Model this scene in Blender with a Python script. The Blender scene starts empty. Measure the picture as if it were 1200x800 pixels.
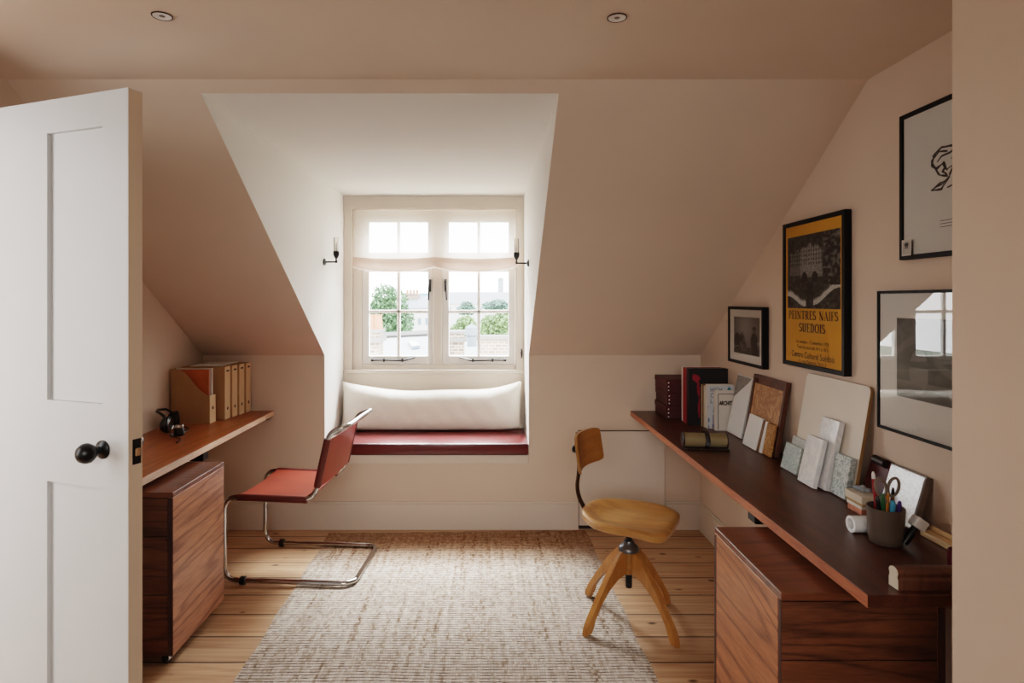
import bpy, bmesh, math, random
from mathutils import Vector, Matrix
random.seed(7)
PI = math.pi
scene = bpy.context.scene
COL = scene.collection

# ------------------------------------------------------------------ colours / materials
def s2l(c):
    c = c / 255.0
    return c / 12.92 if c <= 0.04045 else ((c + 0.055) / 1.055) ** 2.4
def rgb(r, g, b): return (s2l(r), s2l(g), s2l(b), 1.0)

def new_mat(name):
    m = bpy.data.materials.new(name); m.use_nodes = True
    nt = m.node_tree
    return m, nt, nt.nodes, nt.links, nt.nodes['Principled BSDF']

def plain(name, col, rough=0.5, metal=0.0, spec=0.5, coat=0.0, vary=0.06, nscale=12.0, bump=0.0, bscale=200.0):
    m, nt, N, L, P = new_mat(name)
    P.inputs['Roughness'].default_value = rough
    P.inputs['Metallic'].default_value = metal
    P.inputs['Specular IOR Level'].default_value = spec
    P.inputs['Coat Weight'].default_value = coat
    tc = N.new('ShaderNodeTexCoord')
    nz = N.new('ShaderNodeTexNoise'); nz.inputs['Scale'].default_value = nscale; nz.inputs['Detail'].default_value = 4
    L.new(tc.outputs['Object'], nz.inputs['Vector'])
    cr = N.new('ShaderNodeValToRGB')
    a = [max(0, c * (1 - vary)) for c in col[:3]] + [1]; b = [min(1, c * (1 + vary)) for c in col[:3]] + [1]
    cr.color_ramp.elements[0].position = 0.3; cr.color_ramp.elements[1].position = 0.7
    cr.color_ramp.elements[0].color = a; cr.color_ramp.elements[1].color = b
    L.new(nz.outputs['Fac'], cr.inputs['Fac']); L.new(cr.outputs['Color'], P.inputs['Base Color'])
    if bump:
        n2 = N.new('ShaderNodeTexNoise'); n2.inputs['Scale'].default_value = bscale; n2.inputs['Detail'].default_value = 3
        L.new(tc.outputs['Object'], n2.inputs['Vector'])
        bp = N.new('ShaderNodeBump'); bp.inputs['Strength'].default_value = bump; bp.inputs['Distance'].default_value = 0.004
        L.new(n2.outputs['Fac'], bp.inputs['Height']); L.new(bp.outputs['Normal'], P.inputs['Normal'])
    return m

def wood(name, c1, c2, axis=1, scale=1.0, rough=0.45, dist=5.0, lines=0.42, coat=0.0):
    m, nt, N, L, P = new_mat(name)
    P.inputs['Roughness'].default_value = rough
    P.inputs['Coat Weight'].default_value = coat
    tc = N.new('ShaderNodeTexCoord'); mp = N.new('ShaderNodeMapping')
    sc = [scale] * 3; sc[axis] = scale * 0.10
    mp.inputs['Scale'].default_value = sc
    L.new(tc.outputs['Object'], mp.inputs['Vector'])
    n1 = N.new('ShaderNodeTexNoise'); n1.inputs['Scale'].default_value = 5.0; n1.inputs['Detail'].default_value = 5; n1.inputs['Distortion'].default_value = 0.6
    L.new(mp.outputs['Vector'], n1.inputs['Vector'])
    n1.inputs['Detail'].default_value = 1.5
    def math(op, a, b=None, c=None):
        n = N.new('ShaderNodeMath'); n.operation = op
        for i, v in enumerate((a, b, c)):
            if v is None: continue
            if isinstance(v, (int, float)): n.inputs[i].default_value = v
            else: L.new(v, n.inputs[i])
        return n.outputs[0]
    # growth rings: thin dark lines where a sine of the warped noise peaks
    ring = math('POWER', math('MULTIPLY_ADD', math('SINE', math('MULTIPLY', n1.outputs['Fac'], dist*16.0)), 0.5, 0.5), 5.0)
    n2 = N.new('ShaderNodeTexNoise'); n2.inputs['Scale'].default_value = 150.0; n2.inputs['Detail'].default_value = 3
    L.new(mp.outputs['Vector'], n2.inputs['Vector'])
    n3 = N.new('ShaderNodeTexNoise'); n3.inputs['Scale'].default_value = 24.0; n3.inputs['Detail'].default_value = 3
    L.new(mp.outputs['Vector'], n3.inputs['Vector'])
    f = math('ADD', math('MULTIPLY', n2.outputs['Fac'], 0.45), math('MULTIPLY', n3.outputs['Fac'], 0.55))
    f = math('MULTIPLY_ADD', math('SUBTRACT', f, 0.5), 1.5, 0.62)
    f = math('SUBTRACT', f, math('MULTIPLY', math('MULTIPLY', ring, lines), math('MULTIPLY_ADD', n3.outputs['Fac'], 1.2, 0.2)))
    cr = N.new('ShaderNodeValToRGB')
    cr.color_ramp.elements[0].position = 0.05; cr.color_ramp.elements[1].position = 0.9
    cr.color_ramp.elements[0].color = c1; cr.color_ramp.elements[1].color = c2
    L.new(f, cr.inputs['Fac']); L.new(cr.outputs['Color'], P.inputs['Base Color'])
    bp = N.new('ShaderNodeBump'); bp.inputs['Strength'].default_value = 0.08; bp.inputs['Distance'].default_value = 0.002
    L.new(n2.outputs['Fac'], bp.inputs['Height']); L.new(bp.outputs['Normal'], P.inputs['Normal'])
    return m

def glass_mat(name, tint=(1, 1, 1, 1), ior=1.45, boost=1.0):
    m = bpy.data.materials.new(name); m.use_nodes = True
    nt = m.node_tree; N = nt.nodes; L = nt.links; N.clear()
    out = N.new('ShaderNodeOutputMaterial'); mx = N.new('ShaderNodeMixShader')
    tr = N.new('ShaderNodeBsdfTransparent'); tr.inputs['Color'].default_value = tint
    gl = N.new('ShaderNodeBsdfGlossy'); gl.inputs['Roughness'].default_value = 0.01
    fr = N.new('ShaderNodeFresnel'); fr.inputs['IOR'].default_value = ior
    mu = N.new('ShaderNodeMath'); mu.operation = 'MULTIPLY'; mu.inputs[1].default_value = boost; mu.use_clamp = True
    L.new(fr.outputs[0], mu.inputs[0]); L.new(mu.outputs[0], mx.inputs[0])
    L.new(tr.outputs[0], mx.inputs[1]); L.new(gl.outputs[0], mx.inputs[2]); L.new(mx.outputs[0], out.inputs['Surface'])
    return m

def sheer_mat(name, col, opacity, trans=0.5):
    m = bpy.data.materials.new(name); m.use_nodes = True
    nt = m.node_tree; N = nt.nodes; L = nt.links; N.clear()
    out = N.new('ShaderNodeOutputMaterial')
    tr = N.new('ShaderNodeBsdfTransparent')
    df = N.new('ShaderNodeBsdfDiffuse'); df.inputs['Color'].default_value = col
    tl = N.new('ShaderNodeBsdfTranslucent'); tl.inputs['Color'].default_value = col
    m1 = N.new('ShaderNodeMixShader'); m1.inputs[0].default_value = trans
    L.new(df.outputs[0], m1.inputs[1]); L.new(tl.outputs[0], m1.inputs[2])
    tc = N.new('ShaderNodeTexCoord'); nz = N.new('ShaderNodeTexNoise'); nz.inputs['Scale'].default_value = 160
    L.new(tc.outputs['Object'], nz.inputs['Vector'])
    mr = N.new('ShaderNodeMapRange'); mr.inputs['To Min'].default_value = opacity - 0.06; mr.inputs['To Max'].default_value = opacity + 0.06
    L.new(nz.outputs['Fac'], mr.inputs['Value'])
    m2 = N.new('ShaderNodeMixShader'); L.new(mr.outputs[0], m2.inputs[0])
    L.new(tr.outputs[0], m2.inputs[1]); L.new(m1.outputs[0], m2.inputs[2]); L.new(m2.outputs[0], out.inputs['Surface'])
    return m

def attr_mat(name, rough=0.6):
    m, nt, N, L, P = new_mat(name)
    at = N.new('ShaderNodeAttribute'); at.attribute_name = 'Col'
    L.new(at.outputs['Color'], P.inputs['Base Color']); P.inputs['Roughness'].default_value = rough
    return m

def floor_mat():
    m, nt, N, L, P = new_mat('pine_boards')
    P.inputs['Roughness'].default_value = 0.5
    tc = N.new('ShaderNodeTexCoord'); sp = N.new('ShaderNodeSeparateXYZ'); L.new(tc.outputs['Object'], sp.inputs[0])
    def math(op, a, b=None, c=None):
        n = N.new('ShaderNodeMath'); n.operation = op
        for i, v in enumerate((a, b, c)):
            if v is None: continue
            if isinstance(v, (int, float)): n.inputs[i].default_value = v
            else: L.new(v, n.inputs[i])
        return n.outputs[0]
    t = math('DIVIDE', math('SUBTRACT', sp.outputs['Y'], 2.457 - 0.1875 * 20), 0.1875)
    idx = math('FLOOR', t); fr = math('FRACT', t)
    wn = N.new('ShaderNodeTexWhiteNoise'); wn.noise_dimensions = '1D'; L.new(idx, wn.inputs['W'])
    x2 = math('ADD', sp.outputs['X'], math('MULTIPLY', wn.outputs['Value'], 37.0))
    cb = N.new('ShaderNodeCombineXYZ'); L.new(math('MULTIPLY', x2, 1.2), cb.inputs[0]); L.new(math('MULTIPLY', sp.outputs['Y'], 26.0), cb.inputs[1]); L.new(idx, cb.inputs[2])
    n1 = N.new('ShaderNodeTexNoise'); n1.inputs['Scale'].default_value = 2.0; n1.inputs['Detail'].default_value = 6; n1.inputs['Distortion'].default_value = 1.0
    L.new(cb.outputs[0], n1.inputs['Vector'])
    cr = N.new('ShaderNodeValToRGB'); E = cr.color_ramp.elements
    E[0].position = 0.2; E[0].color = rgb(164, 116, 80); E[1].position = 0.75; E[1].color = rgb(214, 174, 136)
    L.new(n1.outputs['Fac'], cr.inputs['Fac'])
    # knots
    cb2 = N.new('ShaderNodeCombineXYZ'); L.new(x2, cb2.inputs[0]); L.new(math('MULTIPLY', sp.outputs['Y'], 1.9), cb2.inputs[1]); L.new(math('MULTIPLY', idx, 0.0), cb2.inputs[2])
    vo = N.new('ShaderNodeTexVoronoi'); vo.inputs['Scale'].default_value = 6.0; L.new(cb2.outputs[0], vo.inputs['Vector'])
    nn = N.new('ShaderNodeTexNoise'); nn.inputs['Scale'].default_value = 40; L.new(tc.outputs['Object'], nn.inputs['Vector'])
    kd = math('ADD', vo.outputs['Distance'], math('MULTIPLY', math('SUBTRACT', nn.outputs['Fac'], 0.5), 0.12))
    sel = math('GREATER_THAN', math('FRACT', math('MULTIPLY', N.new('ShaderNodeSeparateColor').outputs[0], 1.0)), 2.0)
    mr = N.new('ShaderNodeMapRange'); mr.inputs['From Min'].default_value = 0.07; mr.inputs['From Max'].default_value = 0.16
    mr.inputs['To Min'].default_value = 1.0; mr.inputs['To Max'].default_value = 0.0; L.new(kd, mr.inputs['Value'])
    sc = N.new('ShaderNodeSeparateColor'); L.new(vo.outputs['Color'], sc.inputs[0])
    kn = math('MULTIPLY', mr.outputs[0], math('GREATER_THAN', sc.outputs[0], 0.30))
    mx = N.new('ShaderNodeMix'); mx.data_type = 'RGBA'; L.new(math('MULTIPLY', kn, 0.95), mx.inputs['Factor'])
    L.new(cr.outputs['Color'], mx.inputs['A']); mx.inputs['B'].default_value = rgb(70, 38, 20)
    # board tone
    hv = N.new('ShaderNodeHueSaturation'); L.new(math('MULTIPLY_ADD', wn.outputs['Value'], 0.22, 0.88), hv.inputs['Value']); L.new(mx.outputs['Result'], hv.inputs['Color'])
    # gaps
    edge = math('MINIMUM', fr, math('SUBTRACT', 1.0, fr))
    gp = math('LESS_THAN', edge, 0.021)
    mg = N.new('ShaderNodeMix'); mg.data_type = 'RGBA'; L.new(gp, mg.inputs['Factor']); L.new(hv.outputs['Color'], mg.inputs['A']); mg.inputs['B'].default_value = rgb(45, 26, 16)
    L.new(mg.outputs['Result'], P.inputs['Base Color'])
    sm = N.new('ShaderNodeMapRange'); sm.inputs['From Max'].default_value = 0.04; L.new(edge, sm.inputs['Value'])
    bp = N.new('ShaderNodeBump'); bp.inputs['Strength'].default_value = 0.6; bp.inputs['Distance'].default_value = 0.004
    L.new(sm.outputs[0], bp.inputs['Height']); L.new(bp.outputs['Normal'], P.inputs['Normal'])
    return m

def rug_mat():
    m, nt, N, L, P = new_mat('jute_weave')
    P.inputs['Roughness'].default_value = 0.95; P.inputs['Specular IOR Level'].default_value = 0.1
    tc = N.new('ShaderNodeTexCoord'); sp = N.new('ShaderNodeSeparateXYZ'); L.new(tc.outputs['Object'], sp.inputs[0])
    def math(op, a, b=None, c=None):
        n = N.new('ShaderNodeMath'); n.operation = op
        for i, v in enumerate((a, b, c)):
            if v is None: continue
            if isinstance(v, (int, float)): n.inputs[i].default_value = v
            else: L.new(v, n.inputs[i])
        return n.outputs[0]
    wob = N.new('ShaderNodeTexNoise'); wob.inputs['Scale'].default_value = 3.0; L.new(tc.outputs['Object'], wob.inputs['Vector'])
    yy = math('ADD', math('MULTIPLY', sp.outputs['Y'], 54.0), math('MULTIPLY', wob.outputs['Fac'], 1.2))
    row = math('FLOOR', yy); fy = math('FRACT', yy)
    wr = N.new('ShaderNodeTexWhiteNoise'); wr.noise_dimensions = '1D'; L.new(row, wr.inputs['W'])
    xx = math('ADD', math('MULTIPLY', sp.outputs['X'], 95.0), math('MULTIPLY', wr.outputs['Value'], 9.0))
    cxi = math('FLOOR', xx); fx = math('FRACT', xx)
    cb = N.new('ShaderNodeCombineXYZ'); L.new(cxi, cb.inputs[0]); L.new(row, cb.inputs[1])
    wn = N.new('ShaderNodeTexWhiteNoise'); wn.noise_dimensions = '3D'; L.new(cb.outputs[0], wn.inputs['Vector'])
    # vertical streaks (warp) and broad patches
    cs = N.new('ShaderNodeCombineXYZ'); L.new(math('MULTIPLY', sp.outputs['X'], 42.0), cs.inputs[0]); L.new(math('MULTIPLY', sp.outputs['Y'], 1.6), cs.inputs[1])
    st = N.new('ShaderNodeTexNoise'); st.inputs['Scale'].default_value = 1.0; st.inputs['Detail'].default_value = 3; L.new(cs.outputs[0], st.inputs['Vector'])
    v = math('ADD', math('MULTIPLY_ADD', wn.outputs['Value'], 0.36, -0.06), math('MULTIPLY', st.outputs['Fac'], 0.92))
    cr = N.new('ShaderNodeValToRGB'); E = cr.color_ramp.elements
    E[0].position = 0.22; E[0].color = rgb(118, 92, 72); E[1].position = 0.92; E[1].color = rgb(222, 210, 197)
    e = E.new(0.36); e.color = rgb(168, 147, 128); e = E.new(0.52); e.color = rgb(194, 178, 163)
    L.new(v, cr.inputs['Fac'])
    # dark gaps between rows, broken into dashes
    cb3 = N.new('ShaderNodeCombineXYZ'); L.new(math('FLOOR', math('MULTIPLY', xx, 0.5)), cb3.inputs[0]); L.new(row, cb3.inputs[1]); cb3.inputs[2].default_value = 7.0
    wr2 = N.new('ShaderNodeTexWhiteNoise'); wr2.noise_dimensions = '3D'; L.new(cb3.outputs[0], wr2.inputs['Vector'])
    ey = math('ABSOLUTE', math('SUBTRACT', fy, 0.5)); ex = math('ABSOLUTE', math('SUBTRACT', fx, 0.5))
    dk = math('MULTIPLY', math('GREATER_THAN', ey, 0.33), math('MULTIPLY_ADD', wn.outputs['Color'] if False else wr2.outputs['Value'], 1.0, 0.10))
    dk2 = math('MULTIPLY', math('GREATER_THAN', ex, 0.44), 0.25)
    mx = N.new('ShaderNodeMix'); mx.data_type = 'RGBA'; L.new(math('MINIMUM', math('ADD', dk, dk2), 0.92), mx.inputs['Factor'])
    L.new(cr.outputs['Color'], mx.inputs['A']); mx.inputs['B'].default_value = rgb(78, 58, 44)
    # far end: raw jute brown, with the sill's shadow painted into it
    mr = N.new('ShaderNodeMapRange'); mr.inputs['From Min'].default_value = 3.30; mr.inputs['From Max'].default_value = 3.62; L.new(sp.outputs['Y'], mr.inputs['Value'])
    me = N.new('ShaderNodeMix'); me.data_type = 'RGBA'; me.blend_type = 'MULTIPLY'; L.new(math('MULTIPLY', mr.outputs[0], 0.8), me.inputs['Factor'])
    L.new(mx.outputs['Result'], me.inputs['A']); me.inputs['B'].default_value = rgb(214, 168, 128)
    L.new(me.outputs['Result'], P.inputs['Base Color'])
    hgt = math('SUBTRACT', 1.0, math('MULTIPLY', math('MULTIPLY', ey, ey), 3.0))
    bp = N.new('ShaderNodeBump'); bp.inputs['Strength'].default_value = 0.7; bp.inputs['Distance'].default_value = 0.006
    L.new(hgt, bp.inputs['Height']); L.new(bp.outputs['Normal'], P.inputs['Normal'])
    return m

def marble_mat(name, base, vein, scale=18, rough=0.25):
    m, nt, N, L, P = new_mat(name)
    P.inputs['Roughness'].default_value = rough
    tc = N.new('ShaderNodeTexCoord'); nz = N.new('ShaderNodeTexNoise'); nz.inputs['Scale'].default_value = scale; nz.inputs['Detail'].default_value = 8; nz.inputs['Distortion'].default_value = 2.2
    L.new(tc.outputs['Object'], nz.inputs['Vector'])
    cr = N.new('ShaderNodeValToRGB'); E = cr.color_ramp.elements
    E[0].position = 0.40; E[0].color = base; E[1].position = 0.62; E[1].color = base
    e = E.new(0.5); e.color = vein
    L.new(nz.outputs['Fac'], cr.inputs['Fac']); L.new(cr.outputs['Color'], P.inputs['Base Color'])
    return m

def speck_mat(name, c1, c2, c3, scale=120, rough=0.7):
    m, nt, N, L, P = new_mat(name)
    P.inputs['Roughness'].default_value = rough
    tc = N.new('ShaderNodeTexCoord'); vo = N.new('ShaderNodeTexVoronoi'); vo.inputs['Scale'].default_value = scale
    L.new(tc.outputs['Object'], vo.inputs['Vector'])
    sc = N.new('ShaderNodeSeparateColor'); L.new(vo.outputs['Color'], sc.inputs[0])
    cr = N.new('ShaderNodeValToRGB'); E = cr.color_ramp.elements
    E[0].position = 0.0; E[0].color = c1; E[1].position = 1.0; E[1].color = c3
    e = E.new(0.5); e.color = c2
    L.new(sc.outputs[0], cr.inputs['Fac']); L.new(cr.outputs['Color'], P.inputs['Base Color'])
    return m

def brick_mat(name, c1, c2, mortar, scale=1.0):
    m, nt, N, L, P = new_mat(name)
    P.inputs['Roughness'].default_value = 0.9
    tc = N.new('ShaderNodeTexCoord'); sp = N.new('ShaderNodeSeparateXYZ'); L.new(tc.outputs['Object'], sp.inputs[0])
    ad = N.new('ShaderNodeMath'); ad.operation = 'ADD'; L.new(sp.outputs['X'], ad.inputs[0]); L.new(sp.outputs['Y'], ad.inputs[1])
    cb = N.new('ShaderNodeCombineXYZ'); L.new(ad.outputs[0], cb.inputs[0]); L.new(sp.outputs['Z'], cb.inputs[1])
    bk = N.new('ShaderNodeTexBrick'); bk.inputs['Scale'].default_value = scale
    bk.inputs['Color1'].default_value = c1; bk.inputs['Color2'].default_value = c2; bk.inputs['Mortar'].default_value = mortar
    bk.inputs['Mortar Size'].default_value = 0.03
    L.new(cb.outputs[0], bk.inputs['Vector']); L.new(bk.outputs['Color'], P.inputs['Base Color'])
    return m

M = {}
PAINT = rgb(222, 200, 181)
M['paint'] = plain('plaster_paint', PAINT, 0.9, spec=0.2, vary=0.015, nscale=3)
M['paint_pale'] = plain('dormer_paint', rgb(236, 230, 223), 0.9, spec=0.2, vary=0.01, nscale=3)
M['joinery'] = plain('joinery_paint', rgb(224, 208, 193), 0.55, spec=0.3, vary=0.01)
M['frame_paint'] = plain('window_frame_paint', rgb(222, 208, 194), 0.5, spec=0.3, vary=0.01)
M['sash_paint'] = plain('sash_paint', rgb(236, 230, 222), 0.45, spec=0.3, vary=0.01)
M['door_paint'] = plain('door_paint', rgb(208, 207, 205), 0.42, spec=0.35, vary=0.01)
M['door_edge_shade'] = plain('door_edge_shade_tint', rgb(214, 190, 165), 0.5, spec=0.3, vary=0.01)  # same paint as the door; the edge's shade is tinted in as beige
M['floor'] = floor_mat()
M['rug'] = rug_mat()
M['gap'] = plain('shadow_gap', rgb(60, 46, 38), 0.9)
M['walnut_side'] = wood('walnut_panel', rgb(96, 52, 36), rgb(198, 138, 104), axis=1, scale=1.0, rough=0.42, dist=4)
M['walnut_warm'] = wood('walnut_panel_warm', rgb(98, 50, 28), rgb(196, 126, 82), axis=1, scale=1.0, rough=0.42, dist=4)
M['walnut_front'] = wood('walnut_front', rgb(50, 27, 17), rgb(126, 78, 51), axis=0, scale=1.2, rough=0.42, dist=4)
M['walnut_edge'] = wood('walnut_edge', rgb(54, 30, 26), rgb(80, 48, 42), axis=2, scale=2.0, rough=0.5)
M['walnut_top'] = wood('walnut_top', rgb(72, 38, 22), rgb(134, 80, 52), axis=0, scale=1.2, rough=0.35, dist=3)
M['desk_dark'] = wood('desk_dark_wood', rgb(50, 25, 16), rgb(92, 50, 32), axis=1, scale=1.3, rough=0.33, dist=3, lines=0.3)
M['desk_warm'] = wood('desk_warm_wood', rgb(112, 56, 25), rgb(184, 108, 58), axis=1, scale=1.3, rough=0.33, dist=3, lines=0.4)
M['edge_red'] = wood('desk_edge_red', rgb(150, 84, 56), rgb(192, 122, 88), axis=1, scale=3, rough=0.5)
M['edge_pale'] = wood('desk_edge_pale', rgb(206, 168, 140), rgb(238, 204, 178), axis=1, scale=3, rough=0.5)
M['honey'] = wood('honey_beech', rgb(156, 102, 48), rgb(210, 156, 92), axis=0, scale=1.4, rough=0.3, dist=2, lines=0.35, coat=0.2)
M['honey_dark'] = wood('honey_ply', rgb(132, 84, 36), rgb(178, 122, 60), axis=1, scale=1.5, rough=0.35, dist=2, lines=0.2)
M['honey_leg'] = wood('honey_leg', rgb(150, 92, 40), rgb(200, 140, 74), axis=2, scale=1.6, rough=0.35, dist=1, lines=0.25)
M['steel_dark'] = plain('dark_steel', rgb(38, 36, 36), 0.45, metal=0.6)
M['steel_grey'] = plain('grey_steel', rgb(108, 108, 110), 0.38, metal=0.85)
M['bar_brown'] = plain('bronzed_steel', rgb(74, 50, 32), 0.45, metal=0.5)
M['black'] = plain('black_metal', rgb(20, 19, 19), 0.35, metal=0.3)
M['black_frame'] = plain('black_frame', rgb(14, 12, 11), 0.5, spec=0.25)
M['black_plastic'] = plain('black_plastic', rgb(18, 18, 19), 0.3)
M['chrome'] = plain('chrome', rgb(190, 189, 188), 0.09, metal=1.0, vary=0.01)
M['leather'] = plain('red_leather', rgb(152, 62, 44), 0.36, vary=0.14, nscale=9, bump=0.15, bscale=260)
M['leather_dark'] = plain('red_leather_edge', rgb(92, 34, 26), 0.42, vary=0.12, bump=0.1)
M['burgundy'] = plain('burgundy_leather', rgb(100, 35, 36), 0.27, coat=0.25, vary=0.06, nscale=6, bump=0.1, bscale=240)
M['burgundy_dark'] = plain('burgundy_piping', rgb(70, 20, 22), 0.45)
M['linen'] = plain('oatmeal_linen', rgb(236, 228, 214), 0.95, spec=0.1, vary=0.03, nscale=30, bump=0.25, bscale=500)
M['sheer'] = sheer_mat('sheer_voile', (0.92, 0.84, 0.76, 1), 0.34)
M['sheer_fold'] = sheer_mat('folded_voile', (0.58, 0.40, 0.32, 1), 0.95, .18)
M['pane'] = glass_mat('window_glass', boost=0.6)
M['glass'] = glass_mat('picture_glass', ior=1.5, boost=1.0)
M['shade_glass'] = glass_mat('lamp_glass', tint=(0.97, 0.96, 0.94, 1), ior=1.5)
M['white_mount'] = plain('white_mount', rgb(246, 241, 232), 0.8, vary=0.01)
M['cream_mount'] = plain('cream_mount', rgb(244, 238, 228), 0.8, vary=0.01)
M['kraft'] = plain('kraft_card', rgb(186, 146, 104), 0.85, vary=0.04, nscale=20)
M['kraft_pale'] = plain('kraft_spine', rgb(216, 182, 142), 0.8, vary=0.03)
M['kraft_dark'] = plain('kraft_inside', rgb(110, 82, 56), 0.9)
M['paper'] = plain('white_paper', rgb(232, 226, 214), 0.8, vary=0.02)
M['orange_paper'] = plain('orange_card', rgb(196, 104, 52), 0.7, vary=0.1)
M['pages'] = plain('book_pages', rgb(220, 208, 186), 0.85)
M['maroon'] = plain('maroon_card', rgb(74, 20, 24), 0.55, vary=0.06)
M['rivet'] = plain('pale_rivet', rgb(236, 228, 220), 0.4)
M['red_cloth'] = plain('red_cloth', rgb(152, 24, 34), 0.6)
M['black_cloth'] = plain('black_cover', rgb(20, 16, 18), 0.5)
M['white_cloth'] = plain('white_cover', rgb(222, 212, 200), 0.6)
M['khaki'] = plain('khaki_canvas', rgb(196, 178, 138), 0.9, vary=0.06, bump=0.3, bscale=500)
M['dark_leather'] = plain('dark_leather', rgb(40, 24, 20), 0.5)
M['tile_white'] = plain('white_glaze', rgb(240, 240, 238), 0.2, vary=0.01)
M['tile_edge'] = plain('tile_body', rgb(190, 184, 176), 0.7)
M['grey_reflection'] = speck_mat('grey_reflection', rgb(140, 134, 130), rgb(160, 154, 148), rgb(122, 118, 116), 160)  # speckled grey for the reflection painted on the tall tile
M['burl'] = marble_mat('burl_veneer', rgb(198, 150, 104), rgb(158, 108, 66), 13, 0.5)
M['osb'] = speck_mat('pressed_chips', rgb(176, 124, 70), rgb(200, 150, 92), rgb(140, 92, 48), 220)
M['walnut_tray'] = wood('walnut_tray', rgb(66, 38, 26), rgb(106, 66, 46), axis=2, scale=2)
M['board'] = plain('cream_laminate', rgb(226, 214, 198), 0.55, vary=0.015)
M['ply'] = wood('ply_edge', rgb(140, 104, 62), rgb(176, 136, 88), axis=2, scale=3)
M['green_marble'] = marble_mat('pale_green_marble', rgb(196, 206, 202), rgb(160, 174, 170), 34)
M['green_pale'] = marble_mat('grey_green_tile', rgb(206, 210, 206), rgb(184, 190, 186), 26)
M['white_marble'] = marble_mat('white_marble', rgb(238, 236, 234), rgb(222, 222, 222), 9, 0.12)
M['dark_marble'] = marble_mat('dark_green_marble', rgb(150, 160, 154), rgb(206, 212, 208), 30)
M['silver'] = marble_mat('embossed_silver', rgb(206, 208, 208), rgb(240, 242, 242), 60, 0.2)
M['pot'] = plain('taupe_glaze', rgb(96, 84, 74), 0.4, vary=0.05)
M['stone_grey'] = plain('grey_clay', rgb(150, 156, 162), 0.6)
M['pale_wood'] = wood('pale_wood', rgb(190, 150, 100), rgb(222, 188, 140), axis=1, scale=3)
M['red_white'] = plain('red_print', rgb(206, 132, 106), 0.7, vary=0.35, nscale=60)
M['cream_box'] = plain('cream_box', rgb(222, 208, 186), 0.7)
for nm, c in dict(pen_red=(150, 30, 34), pen_blue=(70, 160, 196), pen_green=(48, 104, 60), pen_purple=(92, 62, 150), pen_orange=(224, 140, 40), pen_grey=(126, 112, 100), pen_brown=(128, 84, 52), wine=(98, 24, 44)).items():
    M[nm] = plain(nm, rgb(*c), 0.4)
M['brass'] = plain('brass', rgb(188, 150, 110), 0.35, metal=0.7)
M['attr'] = attr_mat('printed_paper', 0.55)
M['ink'] = plain('printing_ink', rgb(28, 22, 16), 0.6)
M['ink_soft'] = plain('soft_ink', rgb(66, 44, 14), 0.6)
M['ink_blue'] = plain('slate_ink', rgb(60, 66, 76), 0.6)
M['poster_yellow'] = plain('poster_yellow', rgb(250, 186, 48), 0.6, vary=0.02)
M['leaf1'] = plain('leaf_green', rgb(76, 100, 68), 0.7, vary=0.3, nscale=1.5)
M['leaf2'] = plain('leaf_green_yellow', rgb(100, 118, 78), 0.7, vary=0.3, nscale=1.5)
M['leaf3'] = plain('leaf_green_blue', rgb(84, 104, 92), 0.7, vary=0.25, nscale=1.5)
M['bark'] = plain('bark', rgb(92, 76, 60), 0.9)
M['brick'] = brick_mat('london_brick', rgb(128, 108, 92), rgb(96, 80, 70), rgb(150, 140, 128), 4.2)
M['brick_far'] = brick_mat('stock_brick', rgb(118, 100, 86), rgb(96, 82, 72), rgb(140, 130, 120), 1.6)
M['render_white'] = plain('white_render', rgb(160, 158, 154), 0.9)
M['slate'] = plain('slate_roof', rgb(104, 106, 110), 0.8, vary=0.1, nscale=3)
M['flat_roof'] = plain('pale_flat_roof', rgb(140, 140, 138), 0.9, vary=0.1)
M['coping'] = plain('stone_coping', rgb(96, 92, 88), 0.9)
M['terracotta'] = plain('terracotta', rgb(150, 92, 70), 0.85)
M['blue_clad'] = plain('blue_cladding', rgb(76, 116, 136), 0.6)
M['roof_glass'] = plain('rooflight_glass', rgb(86, 98, 110), 0.2)
M['grey_tower'] = plain('grey_concrete', rgb(104, 110, 114), 0.8)
M['ground'] = plain('ground', rgb(120, 124, 104), 0.95)

# ------------------------------------------------------------------ mesh helpers
def bm_new(): return bmesh.new()
def box(bm, x0, x1, y0, y1, z0, z1, bev=0.0, seg=2):
    vs = [bm.verts.new(p) for p in ((x0,y0,z0),(x1,y0,z0),(x1,y1,z0),(x0,y1,z0),(x0,y0,z1),(x1,y0,z1),(x1,y1,z1),(x0,y1,z1))]
    fs = [bm.faces.new([vs[i] for i in f]) for f in ((3,2,1,0),(4,5,6,7),(0,1,5,4),(1,2,6,5),(2,3,7,6),(3,0,4,7))]
    if bev > 0:
        es = list({e for f in fs for e in f.edges})
        bmesh.ops.bevel(bm, geom=es, offset=bev, segments=seg, profile=0.5, affect='EDGES')
    return bm
def quad(bm, *pts):
    return bm.faces.new([bm.verts.new(p) for p in pts])
def prism(bm, pts, axis, a0, a1):
    """extrude a 2-D polygon along an axis; pts in the other two axes (in xyz order)"""
    def mk(p, a):
        l = list(p); l.insert(axis, a); return bm.verts.new(l)
    lo = [mk(p, a0) for p in pts]; hi = [mk(p, a1) for p in pts]
    n = len(pts)
    bm.faces.new(lo[::-1]); bm.faces.new(hi)
    for i in range(n):
        bm.faces.new((lo[i], lo[(i+1) % n], hi[(i+1) % n], hi[i]))
    return bm
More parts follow.
